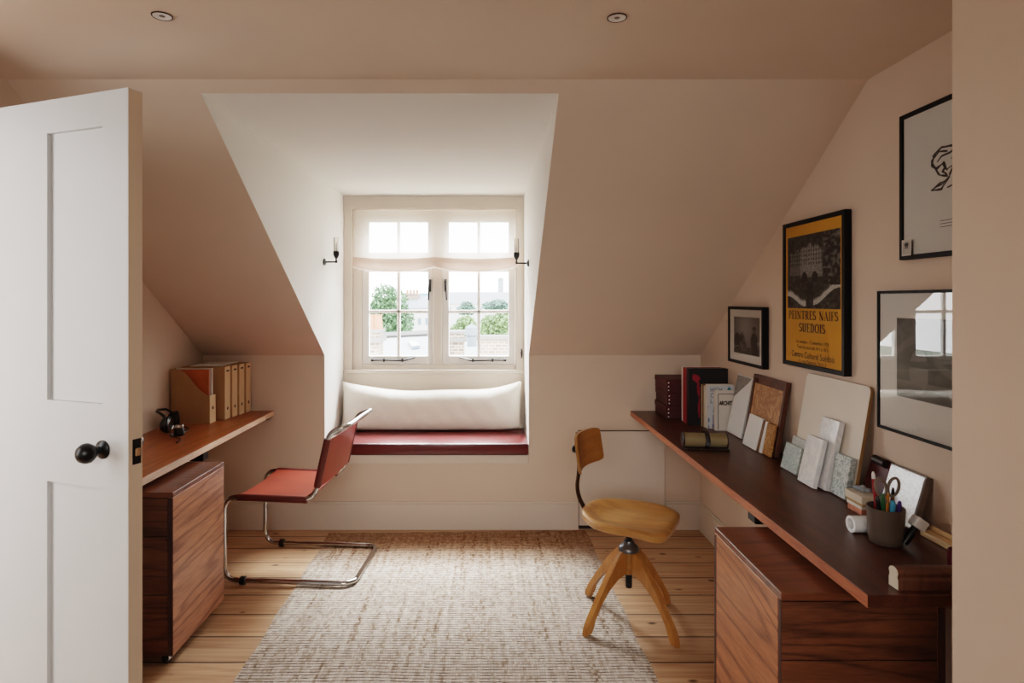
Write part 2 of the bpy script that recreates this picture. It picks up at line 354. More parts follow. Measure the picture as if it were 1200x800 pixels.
def sweep(bm, path, r, n=12, closed=False, caps=True, flat=1.0, up=None):
    path = [Vector(p) for p in path]; m = len(path)
    rings = []; prev = None
    for i, p in enumerate(path):
        if closed: t = path[(i+1) % m] - path[i-1]
        else: t = path[min(i+1, m-1)] - path[max(i-1, 0)]
        t.normalize()
        if prev is None:
            ref = Vector(up) if up else (Vector((0,0,1)) if abs(t.z) < 0.9 else Vector((0,1,0)))
            u = ref - t * ref.dot(t); u.normalize()
        else:
            u = prev - t * prev.dot(t)
            u.normalize()
        prev = u; v = t.cross(u)
        rr = r[i] if isinstance(r, (list, tuple)) else r
        rings.append([bm.verts.new(p + u * (math.cos(2*PI*k/n) * rr) + v * (math.sin(2*PI*k/n) * rr * flat)) for k in range(n)])
    for i in range(m if closed else m-1):
        a = rings[i]; b = rings[(i+1) % m]
        for k in range(n):
            bm.faces.new((a[k], a[(k+1) % n], b[(k+1) % n], b[k]))
    if caps and not closed:
        bm.faces.new(rings[0][::-1]); bm.faces.new(rings[-1])
    return bm
def fillet(pts, r, n=6, closed=False):
    pts = [Vector(p) for p in pts]; out = []; m = len(pts)
    for i, p in enumerate(pts):
        if not closed and i in (0, m-1): out.append(p); continue
        a = pts[i-1]; b = pts[(i+1) % m]
        rr = r[i] if isinstance(r, (list, tuple)) else r
        da = (a-p); db = (b-p); la = da.length; lb = db.length; da.normalize(); db.normalize()
        d = min(rr, la*0.48, lb*0.48)
        p0 = p + da*d; p1 = p + db*d
        for k in range(n+1):
            t = k/n; out.append((1-t)**2*p0 + 2*t*(1-t)*p + t*t*p1)
    return out
def lathe(bm, prof, c=(0,0,0), n=24, axis=2, caps=True):
    rings = []
    for r, z in prof:
        ring = []
        for k in range(n):
            a = 2*PI*k/n
            q = [math.cos(a)*r, math.sin(a)*r]
            q.insert(axis, z) if axis != 0 else q.insert(0, z)
            ring.append(bm.verts.new((q[0]+c[0], q[1]+c[1], q[2]+c[2])))
        rings.append(ring)
    for a, b in zip(rings, rings[1:]):
        for k in range(n): bm.faces.new((a[k], a[(k+1)%n], b[(k+1)%n], b[k]))
    if caps:
        bm.faces.new(rings[0][::-1]); bm.faces.new(rings[-1])
    return bm
def cyl(bm, p0, p1, r, n=16): return sweep(bm, [p0, p1], r, n)
def obj(name, bm, mat, parent=None, smooth=False, loc=None, sub=(0,0,0), angle=40):
    bmesh.ops.recalc_face_normals(bm, faces=bm.faces[:])
    if sub != (0,0,0): bmesh.ops.translate(bm, verts=bm.verts[:], vec=(-sub[0], -sub[1], -sub[2]))
    me = bpy.data.meshes.new(name); bm.to_mesh(me); bm.free()
    me.materials.append(M[mat] if isinstance(mat, str) else mat)
    if smooth:
        for p in me.polygons: p.use_smooth = True
        try: me.set_sharp_from_angle(angle=math.radians(angle))
        except Exception: pass
    o = bpy.data.objects.new(name, me); COL.objects.link(o)
    if parent: o.parent = parent
    if loc: o.location = loc
    return o
def thing(name, label, cat, loc=(0,0,0), rotz=0.0, group=None):
    o = bpy.data.objects.new(name, None); COL.objects.link(o); o.empty_display_size = 0.1
    o.location = loc; o.rotation_euler = (0, 0, rotz); o['label'] = label; o['category'] = cat
    if group: o['group'] = group
    return o
def tag(o, label, cat, group=None):
    o['label'] = label; o['category'] = cat
    if group: o['group'] = group
    return o
def struct(name, bm, mat, parent=None, **k):
    o = obj(name, bm, mat, parent, **k)
    if parent is None: o['kind'] = 'structure'
    return o
def face_towards(o, d):
    for p in o.data.polygons:
        if p.normal.dot(Vector(d)) < 0: p.flip()
    o.data.update(); return o
def lift(a, name, bm, mat, **k):
    """part given in world coordinates under an unrotated thing a"""
    return obj(name, bm, mat, a, sub=tuple(a.location), **k)
def painted(name, nx, ny, func, P0, U, V, parent=None, mat='attr', sub=(0,0,0)):
    """flat printed sheet: origin P0, edge vectors U (right) and V (up); func(u,v)->linear rgb"""
    P0, U, V = Vector(P0), Vector(U), Vector(V)
    vs = []; cols = []
    for j in range(ny+1):
        for i in range(nx+1):
            u, v = i/nx, j/ny
            vs.append(P0 + U*u + V*v - Vector(sub)); cols.append(func(u, v))
    fs = [(j*(nx+1)+i, j*(nx+1)+i+1, (j+1)*(nx+1)+i+1, (j+1)*(nx+1)+i) for j in range(ny) for i in range(nx)]
    me = bpy.data.meshes.new(name); me.from_pydata(vs, [], fs)
    at = me.color_attributes.new('Col', 'FLOAT_COLOR', 'POINT')
    for i, c in enumerate(cols): at.data[i].color = (c[0], c[1], c[2], 1)
    me.materials.append(M[mat]); me.update()
    o = bpy.data.objects.new(name, me); COL.objects.link(o)
    if parent: o.parent = parent
    return o
def text_bm(body, size, width=None, bold=0.0):
    """flat text as a bmesh in the xy plane, left-bottom at origin; scaled to width when given"""
    cu = bpy.data.curves.new('txt', 'FONT'); cu.body = body; cu.size = size; cu.offset = bold
    o = bpy.data.objects.new('txt', cu); COL.objects.link(o)
    bpy.context.view_layer.update()
    dg = bpy.context.evaluated_depsgraph_get()
    me = bpy.data.meshes.new_from_object(o.evaluated_get(dg))
    bm = bmesh.new(); bm.from_mesh(me)
    bpy.data.objects.remove(o); bpy.data.curves.remove(cu); bpy.data.meshes.remove(me)
    xs = [v.co.x for v in bm.verts]; x0, x1 = min(xs), max(xs)
    s = width/(x1-x0) if width else 1.0
    for v in bm.verts: v.co.x = (v.co.x-x0)*s
    return bm
# serif capitals: strokes with a thick-thin pen
def arc(cx, cy, rx, ry, a0, a1, n=10):
    return [(cx+rx*math.cos(math.radians(a0+(a1-a0)*k/n)), cy+ry*math.sin(math.radians(a0+(a1-a0)*k/n))) for k in range(n+1)]
def stem(x, y0=0, y1=1): return [([(x,y0),(x,y1)], .13), ([(x-.13,y0+.018),(x+.13,y0+.018)], .036), ([(x-.13,y1-.018),(x+.13,y1-.018)], .036)]
GLYPH = {
 'P': (.58, stem(.15)+[([(.15,.97),(.3,.97)]+arc(.3,.73,.2,.24,90,-90)+[(.15,.49)], None)]),
 'E': (.56, stem(.15)+[([(.15,.975),(.5,.975)], .05), ([(.5,.985),(.5,.8)], .035), ([(.15,.51),(.4,.51)], .045), ([(.4,.6),(.4,.42)], .035), ([(.15,.025),(.52,.025)], .05), ([(.52,.015),(.52,.22)], .035)]),
 'I': (.3, stem(.15)),
 'N': (.74, [([(.15,0),(.15,1)], .05), ([(.12,.98),(.6,.02)], .14), ([(.62,0),(.62,1)], .05), ([(.03,.982),(.25,.982)], .036), ([(.04,.018),(.26,.018)], .036), ([(.51,.982),(.73,.982)], .036)]),
 'T': (.6, [([(.3,0),(.3,1)], .13), ([(.17,.018),(.43,.018)], .036), ([(.03,.975),(.57,.975)], .05), ([(.045,.99),(.045,.78)], .035), ([(.555,.99),(.555,.78)], .035)]),
 'R': (.66, stem(.15)+[([(.15,.97),(.3,.97)]+arc(.3,.74,.2,.23,90,-90)+[(.15,.51)], None), ([(.3,.51),(.56,.02)], .13), ([(.5,.018),(.66,.018)], .036)]),
 'S': (.52, [(arc(.26,.74,.19,.235,35,270)+arc(.26,.27,.2,.235,90,-145), None), ([(.42,.98),(.42,.78)], .035), ([(.08,.02),(.08,.24)], .035)]),
 'A': (.7, [([(.1,0),(.36,1)], .05), ([(.33,1),(.6,0)], .14), ([(.18,.34),(.5,.34)], .045), ([(.0,.018),(.2,.018)], .036), ([(.48,.018),(.72,.018)], .036)]),
 'F': (.52, stem(.15)+[([(.15,.975),(.48,.975)], .05), ([(.48,.985),(.48,.78)], .035), ([(.15,.5),(.38,.5)], .045), ([(.38,.6),(.38,.4)], .035)]),
 'U': (.7, [([(.15,1),(.15,.3)]+arc(.35,.27,.2,.25,180,360)+[(.55,.3),(.55,1)], None), ([(.02,.982),(.28,.982)], .036), ([(.44,.982),(.66,.982)], .036)]),
 'D': (.68, stem(.15)+[([(.15,.97),(.28,.97)]+arc(.28,.5,.3,.47,90,-90)+[(.15,.03)], None)]),
 'O': (.72, [(arc(.36,.5,.28,.48,0,360,20), None)]),
}
def serif_bm(body, h, width):
    bm = bmesh.new(); x = 0.0
    for ch in body:
        if ch == ' ': x += .4; continue
        w, strokes = GLYPH[ch]
        for pts, wd in strokes:
            m = len(pts); L = []; R = []
            for i in range(m):
                a = pts[max(0, i-1)]; b = pts[min(m-1, i+1)]
                dx, dy = b[0]-a[0], b[1]-a[1]; l = math.hypot(dx, dy) or 1
                t = wd if wd else .045+.095*abs(dy/l)
                nx_, ny_ = -dy/l*t/2, dx/l*t/2
                L.append(bm.verts.new((x+pts[i][0]+nx_, pts[i][1]+ny_, 0))); R.append(bm.verts.new((x+pts[i][0]-nx_, pts[i][1]-ny_, 0)))
            for i in range(m-1): bm.faces.new((L[i], L[i+1], R[i+1], R[i]))
        x += w+.06
    for v in bm.verts: v.co = Vector((v.co.x*width/x, v.co.y*h, 0))
    return bm
def place_text(bm, P0, U, V):
    """map text plane (x,y) to P0 + x*U + y*V (unit vectors)"""
    P0, U, V = Vector(P0), Vector(U), Vector(V)
    for v in bm.verts: v.co = P0 + U*v.co.x + V*v.co.y
    return bm
def vnoise(x, y, seed=0):
    def h(i, j):
        n = (i*374761393 + j*668265263 + seed*1442695041) & 0xffffffff
        n = ((n ^ (n >> 13))*1274126177) & 0xffffffff
        return ((n ^ (n >> 16)) & 0xffff)/65535.0
    i, j = math.floor(x), math.floor(y); fx, fy = x-i, y-j
    fx = fx*fx*(3-2*fx); fy = fy*fy*(3-2*fy)
    return (h(i,j)*(1-fx)+h(i+1,j)*fx)*(1-fy) + (h(i,j+1)*(1-fx)+h(i+1,j+1)*fx)*fy
def sstep(a, b, x):
    t = max(0, min(1, (x-a)/(b-a))) if a != b else float(x > a)
    return t*t*(3-2*t)

# ------------------------------------------------------------------ room constants (metres; camera stands at x=0, y=0)
XL, XR, XN = -1.81, 1.34, -1.707          # left wall, right wall, left nib
YB, YD = 3.89, 4.40                        # eaves wall, dormer window wall
DL, DR, DZ = -1.04, 0.252, 2.195           # dormer cheeks, dormer ceiling
CZ, CY = 2.228, 2.17                       # ceiling height, where the slope meets it
EZ = 1.101                                 # eaves height
SL = (CZ-EZ)/(YB-CY)
def yslope(z): return YB-(z-EZ)/SL
def zslope(y): return EZ+(YB-y)*SL
YF = -1.5                                  # wall behind the camera
BX = 0.947; BYE = 1.256                    # chimney breast in the right foreground
DT = 0.75                                  # desk top height

# floor and ceiling
bm = bm_new(); quad(bm, (-3.2,YF,0),(XR,YF,0),(XR,YB,0),(-3.2,YB,0)); struct('floor', bm, 'floor')
bm = bm_new(); quad(bm, (-3.2,YF,CZ),(-3.2,CY,CZ),(XR,CY,CZ),(XR,YF,CZ)); struct('ceiling', bm, 'paint')
bm = bm_new(); yd = yslope(DZ)
def slope(x0, x1, y0, y1): quad(bm, (x0,y0,zslope(y0)),(x1,y0,zslope(y0)),(x1,y1,zslope(y1)),(x0,y1,zslope(y1)))
slope(XL, DL, CY, YB); slope(DR, XR, CY, YB); slope(DL, DR, CY, yd)
struct('ceiling_slope', bm, 'paint')
# eaves wall (left and right of the seat, and below it)
bm = bm_new()
quad(bm, (XL,YB,0),(DL,YB,0),(DL,YB,EZ),(XL,YB,EZ)); quad(bm, (DR,YB,0),(XR,YB,0),(XR,YB,EZ),(DR,YB,EZ)); quad(bm, (DL,YB,0),(DR,YB,0),(DR,YB,.445),(DL,YB,.445))
struct('wall_back', bm, 'paint')
# dormer cheeks, ceiling, window wall
for nm, x in (('wall_dormer_left', DL), ('wall_dormer_right', DR)):
    bm = bm_new(); bm.faces.new([bm.verts.new(p) for p in ((x,YB,.415),(x,YD+.12,.415),(x,YD+.12,DZ),(x,yd,DZ),(x,YB,EZ))]); struct(nm, bm, 'paint_pale')
bm = bm_new(); quad(bm, (DL,yd,DZ),(DR,yd,DZ),(DR,YD+.12,DZ),(DL,YD+.12,DZ)); struct('ceiling_dormer', bm, 'paint_pale')
bm = bm_new(); box(bm, DL, DR, YD, YD+.12, .415, .934); struct('wall_dormer_back', bm, 'joinery')
# window seat board
bm = bm_new(); box(bm, DL+.001, DR-.001, YB-.012, YD, .418, .473, .004); struct('trim_1', bm, 'joinery')
# right wall, left wall with nib and doorway, rear
bm = bm_new(); bm.faces.new([bm.verts.new(p) for p in ((XR,YF,0),(XR,YB,0),(XR,YB,EZ),(XR,CY,CZ),(XR,YF,CZ))]); struct('wall_right', bm, 'paint')
bm = bm_new(); bm.faces.new([bm.verts.new(p) for p in ((XL,2.235,0),(XL,YB,0),(XL,YB,EZ),(XL,2.235,zslope(2.235)))])
struct('wall_left', bm, 'paint')
NY = 2.235
bm = bm_new()
bm.faces.new([bm.verts.new(p) for p in ((XN,1.90,0),(XN,NY,0),(XN,NY,zslope(NY)),(XN,CY,CZ),(XN,1.90,CZ))])
quad(bm, (XN,NY,0),(XL,NY,0),(XL,NY,zslope(NY)),(XN,NY,zslope(NY)))
quad(bm, (XN,1.06,2.03),(XN,1.90,2.03),(XN,1.90,CZ),(XN,1.06,CZ))
quad(bm, (XN,YF,0),(XN,1.06,0),(XN,1.06,CZ),(XN,YF,CZ))
for y in (1.06, 1.90): quad(bm, (XN,y,0),(XN-.12,y,0),(XN-.12,y,2.03),(XN,y,2.03))
quad(bm, (XN,1.06,2.03),(XN-.12,1.06,2.03),(XN-.12,1.90,2.03),(XN,1.90,2.03))
struct('wall_left_nib', bm, 'paint')
bm = bm_new(); quad(bm, (-2.9,YF,0),(-2.9,2.1,0),(-2.9,2.1,CZ),(-2.9,YF,CZ)); quad(bm, (-2.9,2.1,0),(XN-.12,2.1,0),(XN-.12,2.1,CZ),(-2.9,2.1,CZ)); struct('wall_hall', bm, 'paint')
bm = bm_new(); quad(bm, (-3.2,YF,0),(XR,YF,0),(XR,YF,CZ),(-3.2,YF,CZ)); struct('wall_front', bm, 'paint')
bm = bm_new(); quad(bm, (BX,YF,0),(BX,BYE,0),(BX,BYE,CZ),(BX,YF,CZ)); quad(bm, (BX,BYE,0),(XR,BYE,0),(XR,BYE,CZ),(BX,BYE,CZ)); struct('wall_right_breast', bm, 'paint')

# skirting
HX0, HX1, HZ = .568, 1.108, .622
def skirt(name, segs):
    bm = bm_new()
    for s in segs: box(bm, *s)
    struct(name, bm, 'joinery')
sk = []
for a, b in ((XL+.014, HX0-.004), (HX1+.004, XR-.001)):
    sk += [(a, b, YB-.016, YB-.0005, 0.001, .158), (a, b, YB-.022, YB-.0005, .158, .166), (a, b, YB-.011, YB-.0005, .166, .176)]
skirt('baseboard_back', sk)
skirt('baseboard_right', [(XR-.016, XR-.0005, BYE+.002, YB-.024, .001, .158), (XR-.022, XR-.0005, BYE+.002, YB-.024, .158, .166), (XR-.011, XR-.0005, BYE+.002, YB-.024, .166, .176)])
skirt('baseboard_left', [(XL+.0005, XL+.016, NY+.002, YB-.024, .001, .158), (XL+.0005, XL+.022, NY+.002, YB-.024, .158, .166)])
# eaves cupboard hatch
d2 = bpy.data.objects.new('door_2', None); COL.objects.link(d2); d2['kind'] = 'structure'; d2.location = ((HX0+HX1)/2, YB, 0)
bm = bm_new(); box(bm, HX0-.004, HX1+.004, YB-.004, YB-.001, .004, HZ+.004); lift(d2, 'shadow_gap', bm, 'gap')
bm = bm_new(); box(bm, HX0, HX1, YB-.019, YB-.0045, .03, HZ, .0015, 1); lift(d2, 'panel', bm, 'joinery')

# ------------------------------------------------------------------ window
W = bpy.data.objects.new('window_1', None); COL.objects.link(W); W['kind'] = 'structure'; W.location = (-.39, YD, .934)
xj0, xs0, xs1, xm0, xm1, xs2, xs3 = DL+.001, -.982, -.915, -.405, -.338, .190, DR-.001
bm = bm_new()
box(bm, xj0, xs0, YD-.004, YD+.10, .936, DZ-.001); box(bm, .196, xs3, YD-.004, YD+.10, .936, DZ-.001)
box(bm, xs0, .196, YD-.004, YD+.10, 2.10, DZ-.001)
box(bm, xs0, xs1, YD+.022, YD+.10, .936, 2.10, .004, 1); box(bm, xs2, .196, YD+.022, YD+.10, .936, 2.10)
box(bm, xs1, xs2, YD+.022, YD+.10, 2.055, 2.10); box(bm, xs1, xs2, YD+.022, YD+.10, .936, .985, .003, 1)
box(bm, xm0, xm1, YD+.022, YD+.10, .985, 2.055, .004, 1); box(bm, xs1, xm0, YD+.022, YD+.10, 1.695, 1.752, .003, 1); box(bm, xm1, xs2, YD+.022, YD+.10, 1.695, 1.752, .003, 1)
lift(W, 'frame', bm, 'frame_paint')
bm = bm_new(); box(bm, DL+.002, DR-.002, YD-.02, YD+.02, .925, .952, .006, 2); lift(W, 'sill', bm, 'frame_paint')
def sash(name, x0, x1, z0, z1, gx0, gx1, gz0, gz1, bars):
    bm = bm_new(); ya, yb = YD+.036, YD+.078
    box(bm, x0, gx0, ya, yb, z0, z1, .003, 1); box(bm, gx1, x1, ya, yb, z0, z1, .003, 1)
    box(bm, gx0, gx1, ya, yb, z0, gz0, .003, 1); box(bm, gx0, gx1, ya, yb, gz1, z1, .003, 1)
    xc = (gx0+gx1)/2; box(bm, xc-.0115, xc+.0115, ya+.006, yb-.004, gz0, gz1, .004, 1)
    for zb in bars: box(bm, gx0, gx1, ya+.006, yb-.004, zb-.0115, zb+.0115, .004, 1)
    s = lift(W, name, bm, 'sash_paint')
    bm = bm_new(); quad(bm, (gx0,yb-.012,gz0),(gx1,yb-.012,gz0),(gx1,yb-.012,gz1),(gx0,yb-.012,gz1))
    face_towards(obj('pane', bm, 'pane', s, sub=tuple(W.location)), (0,-1,0))
    return s
for k, (x0, x1, gx0, gx1) in enumerate(((xs1+.002, xm0-.002, -.866, -.442), (xm1+.002, xs2-.002, -.2885, .141))):
    sash('fanlight', x0, x1, 1.754, 2.053, gx0, gx1, 1.794, 2.012, [])
    s = sash('casement', x0, x1, .987, 1.693, gx0, gx1, 1.048, 1.655, [1.367])
    # casement fastener on the meeting stile
    xf = -.424 if k == 0 else -.313; sg = 1 if k == 0 else -1
    bm = bm_new(); box(bm, xf-.008, xf+.008, YD+.028, YD+.036, 1.51, 1.60, .002, 1)
    sweep(bm, fillet([(xf, YD+.03, 1.575), (xf, YD+.006, 1.575), (xf-sg*.006, YD+.004, 1.54), (xf-sg*.01, YD+.006, 1.45)], .01), .0058, 8)
    lathe(bm, [(.001,-.009),(.009,-.004),(.009,.004),(.001,.009)], (xf, YD+.008, 1.585), 10)
    obj('fastener', bm, 'black', s, smooth=True, sub=tuple(W.location))
    # casement stay
    a, b = (-.84, -.53) if k == 0 else (.115, -.215)
    bm = bm_new(); zz = 1.018
    sweep(bm, [(a, YD+.026, zz), (a+(b-a)*.28, YD+.024, zz), (a+(b-a)*.7, YD+.024, zz-.004), (a+(b-a)*.78, YD+.02, zz), (b, YD+.012, zz+.022)], .0055, 8)
    lathe(bm, [(.001,-.012),(.009,-.008),(.009,.008),(.001,.012)], (a, YD+.026, zz), 10, axis=0)
    for t in (.27, .7): box(bm, a+(b-a)*t-.006, a+(b-a)*t+.006, YD+.018, YD+.036, zz-.012, zz+.010)
    obj('stay', bm, 'black', s, smooth=True, sub=tuple(W.location))
# cord cleat on the right frame
cl = thing('cord_cleat', 'small black cleat on the right side of the window frame', 'cleat', (.232, YD-.004, 1.07))
bm = bm_new(); box(bm, -.006, .006, -.012, -.0, -.012, .012, .002, 1); obj('base', bm, 'black', cl)
bm = bm_new(); sweep(bm, [(0,-.013,-.034),(.002,-.016,-.015),(.002,-.017,.015),(-.002,-.013,.034)], [.004,.006,.006,.004], 8); obj('horns', bm, 'black', cl, smooth=True)

# roman blind
B = thing('roman_blind', 'sheer cream roman blind half lowered over the top of the window', 'blind', (-.377, 4.37, 2.09))
bm = bm_new(); box(bm, -.95, .194, 4.355, 4.392, 2.086, 2.104, .003, 1); lift(B, 'head_rail', bm, 'joinery')
def blindx(z):                                 # edges bow out a little near the fold
    t = sstep(2.09, 1.72, z); return -.945-.02*t, .192-.004*t
nx, nz = 60, 16; bm = bm_new(); grid = []
for j in range(nz+1):
    z = 2.09+(1.735-2.09)*j/nz; x0, x1 = blindx(z); row = []
    for i in range(nx+1):
        u = i/nx; t = j/nz
        pleat = math.sin(2*PI*(u*2))
        row.append(bm.verts.new((x0+(x1-x0)*u, 4.356-.006*t*math.sin(u*PI*4)-.004*math.sin(u*40)*t, z-.010*t*abs(math.sin(u*PI*2)))))
    grid.append(row)
for j in range(nz):
    for i in range(nx): bm.faces.new((grid[j][i], grid[j][i+1], grid[j+1][i+1], grid[j+1][i]))
lift(B, 'sheer_panel', bm, 'sheer', smooth=True)
def swag(name, ztop, dz, drop, y, mat, bell):
    bm = bm_new(); g = []
    for j in range(9):
        t = j/8; row = []
        for i in range(nx+1):
            u = i/nx; s = abs(math.sin(u*PI*2))**.8
            x = -.966+(.192+.966)*u
            z = ztop-.014*s - t*(dz+drop*s)
            row.append(bm.verts.new((x, y-bell*math.sin(t*PI)*(.4+.6*s)-.003*math.sin(u*31), z)))
        g.append(row)
    for j in range(8):
        for i in range(nx): bm.faces.new((g[j][i], g[j][i+1], g[j+1][i+1], g[j+1][i]))
    lift(B, name, bm, mat, smooth=True)
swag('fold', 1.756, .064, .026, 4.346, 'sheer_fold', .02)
swag('hem', 1.700, .022, .026, 4.356, 'sheer', .006)
bm = bm_new(); cyl(bm, (.188,4.345,2.09), (.196,4.345,1.74), .0012, 6); sweep(bm, [(.196,4.345,1.74),(.206,4.36,1.5),(.226,4.378,1.12),(.231,4.383,1.07)], .0011, 6); lift(B, 'cord', bm, 'paper')

# ------------------------------------------------------------------ window seat: cushion and bolster
C = thing('seat_cushion', 'long flat burgundy leather cushion on the window seat', 'cushion', (-.394, 4.12, .473))
bm = bm_new(); box(bm, DL+.004, DR-.004, YB-.022, 4.385, .474, .545, .010, 3); lift(C, 'pad', bm, 'burgundy', smooth=True)
bm = bm_new()
for z in (.541, .477): sweep(bm, fillet([(DL+.008, YB-.019, z), (DR-.008, YB-.019, z)], .01), .004, 8)
lift(C, 'piping', bm, 'burgundy_dark', smooth=True)
def bolster():
    nu, nv = 72, 20; bm = bm_new(); front = []; back = []
    cx = -.399; hw = .632
    for i in range(nu+1):
        u = -1+2*i/nu; fr_, bk_ = [], []
        for j in range(nv+1):
            v = -1+2*j/nv
            ear = abs(u)**3.2
            zt = .818+.068*ear+.004*math.sin(u*7); zb = .546+.012*abs(u)**8
            edge = 1-.018*(1-abs(v)**3)*1
            x = cx+hw*u*(edge if abs(u) > .9 else 1)
            z = zb+(zt-zb)*(v+1)/2
            th = .082*math.sqrt(max(0, (1-abs(u)**9)*(1-abs(v)**3.2)))
            th *= 1+.10*math.sin(u*13+v*2)*.3*abs(u)+.02*math.sin(u*29+v*5)
            yc = 4.272+.035*(v+1)/2
            fr_.append(bm.verts.new((x, yc-th*1.05, z))); bk_.append(bm.verts.new((x, yc+th*.75, z)))
        front.append(fr_); back.append(bk_)
    for g, flip in ((front, 0), (back, 1)):
        for i in range(nu):
            for j in range(nv):
                f = (g[i][j], g[i+1][j], g[i+1][j+1], g[i][j+1]); bm.faces.new(f[::-1] if flip else f)
    bmesh.ops.remove_doubles(bm, verts=bm.verts[:], dist=.0006)
    return bm
o = obj('bolster_cushion', bolster(), 'linen', smooth=True, sub=(-.399,4.27,.546), loc=(-.399,4.27,.546), angle=80)
tag(o, 'long oatmeal linen bolster pillow on the burgundy seat cushion', 'cushion')

# ------------------------------------------------------------------ wall sconces in the dormer
def sconce(x, y, z, d, label):
    t = thing('wall_sconce', label, 'wall lamp', (x, y, z), 0, 'wall sconces beside the window')
    bm = bm_new(); lathe(bm, [(.022, d*.001), (.022, d*.008), (.014, d*.013), (.004, d*.016)], n=20, axis=0); obj('back_plate', bm, 'black', t, smooth=True)
    bm = bm_new(); cyl(bm, (d*.012,0,0), (d*.078,0,0), .0052, 10); lathe(bm, [(.001,-.008),(.008,-.004),(.008,.006),(.005,.014),(.005,.024)], (d*.078,0,0), 12); obj('arm', bm, 'black', t, smooth=True)
    bm = bm_new(); lathe(bm, [(.005,.02),(.010,.026),(.017,.04),(.019,.05),(.019,.066),(.017,.068),(.016,.05),(.003,.045)], (d*.078,0,0), 20, caps=False); obj('lamp_holder', bm, 'black', t, smooth=True)
    bm = bm_new(); lathe(bm, [(.0155,.055),(.0155,.155),(.0142,.155),(.0142,.055)], (d*.078,0,0), 20, caps=False); obj('glass_shade', bm, 'shade_glass', t, smooth=True)
    bm = bm_new(); lathe(bm, [(.002,.05),(.006,.055),(.007,.10),(.003,.118),(.001,.12)], (d*.078,0,0), 12); obj('bulb', bm, 'white_mount', t, smooth=True)
sconce(DL, 3.87, 1.69, 1, 'black wall sconce with clear glass tube on the left dormer cheek')
sconce(DR, 3.87, 1.682, -1, 'black wall sconce with clear glass tube on the right dormer cheek')

# ------------------------------------------------------------------ ceiling downlights
for x, y, side in ((-.896, 1.684, 'nearer the door'), (.353, 1.694, 'to the right, towards the pictures')):
    t = thing('recessed_downlight', 'small round recessed ceiling downlight ' + side, 'ceiling light', (x, y, CZ), 0, 'recessed downlights in the ceiling')
    bm = bm_new(); lathe(bm, [(.0275,-.001),(.0275,-.003),(.0262,-.004),(.0248,-.003),(.024,-.001)], n=28, caps=False); obj('trim_ring', bm, 'bar_brown', t, smooth=True)
    bm = bm_new(); lathe(bm, [(.0001,-.0016),(.022,-.0022),(.024,-.003)], n=24, caps=False); obj('lens', bm, 'paint_pale', t, smooth=True)
    bm = bm_new(); lathe(bm, [(.0001,-.004),(.006,-.0035),(.008,-.0024)], n=16, caps=False); obj('lamp', bm, 'pen_grey', t, smooth=True)

# ------------------------------------------------------------------ panelled door in the left foreground
DW, DTH, DH = .825, .043, 1.998
ang = math.radians(20)
dr = bpy.data.objects.new('door_1', None); COL.objects.link(dr); dr['kind'] = 'structure'
# local: x runs from the free edge towards the hinge, -y faces the camera
dr.location = (-.94, 1.60, 0.004); dr.rotation_euler = (0, 0, PI-ang)
# with this rotation local +y points to the camera side
def dbox(bm, x0, x1, z0, z1, y0=-DTH, y1=0, bev=.0): box(bm, x0, x1, y0, y1, z0, z1, bev, 1)
st, px0, px1 = .092, .304, .505
bm = bm_new()
dbox(bm, 0, st, 0, DH); dbox(bm, DW-st, DW, 0, DH)
for z0, z1 in ((0, .21), (.943, 1.168), (1.906, DH)): dbox(bm, st, DW-st, z0, z1, -DTH, 0, .0)
for z0, z1 in ((.21, .943), (1.168, 1.906)): dbox(bm, px0, px1+.016, z0, z1, -DTH, 0, .0)
obj('stiles_and_rails', bm, 'door_paint', dr)
for z0, z1 in ((.21, .943), (1.168, 1.906)):
    for x0, x1 in ((st, px0), (px1+.016, DW-st)):
        bm = bm_new(); dbox(bm, x0, x1, z0, z1, -DTH+.012, -.012, 0); obj('door_panel', bm, 'door_paint', dr)
bm = bm_new(); box(bm, -.0012, .0, -DTH+.001, -.001, .002, DH-.002); obj('lock_edge', bm, 'door_edge_shade', dr)
for sgn, y in ((1, 0.0), (-1, -DTH)):
    kx, kz = .089, 1.048
    bm = bm_new(); lathe(bm, [(.0245, 0), (.0245, sgn*.004), (.019, sgn*.008), (.010, sgn*.011), (.0085, sgn*.022), (.0100, sgn*.026), (.020, sgn*.031), (.0262, sgn*.042), (.0262, sgn*.052), (.020, sgn*.064), (.010, sgn*.070), (.0005, sgn*.072)], (kx, y, kz), 24, axis=1)
    obj('door_knob', bm, 'black', dr, smooth=True)
bm = bm_new(); box(bm, -.0030, -.0012, -.036, -.012, 1.012, 1.078); lp = obj('latch_plate', bm, 'black', dr)
bm = bm_new(); box(bm, -.0095, -.003, -.031, -.017, 1.034, 1.054, .002, 1); obj('latch_bolt', bm, 'brass', lp)

# ------------------------------------------------------------------ rug
bm = bm_new(); nxr, nyr = 60, 90; g = []
for j in range(nyr+1):
    v = j/nyr; row = []
    for i in range(nxr+1):
        u = i/nxr
        y = 1.10+(3.803+.05*u-1.10)*v
        xl = -.943-.045*v+.004*math.sin(v*37); xr = .662-.056*v+.004*math.sin(v*41+1)
        row.append(bm.verts.new((xl+(xr-xl)*u, y+(.003*math.sin(u*60) if j == nyr else 0), .0075+.0012*math.sin(u*9+v*5)*math.sin(v*11)+.0012*math.exp(-((v-.53)/.006)**2)*sstep(.5,.9,u))))
    g.append(row)
for j in range(nyr):
    for i in range(nxr): bm.faces.new((g[j][i], g[j][i+1], g[j+1][i+1], g[j+1][i]))
ret = bmesh.ops.extrude_edge_only(bm, edges=[e for e in bm.edges if e.is_boundary])
for v in ret['geom']:
    if isinstance(v, bmesh.types.BMVert): v.co.z = .0008
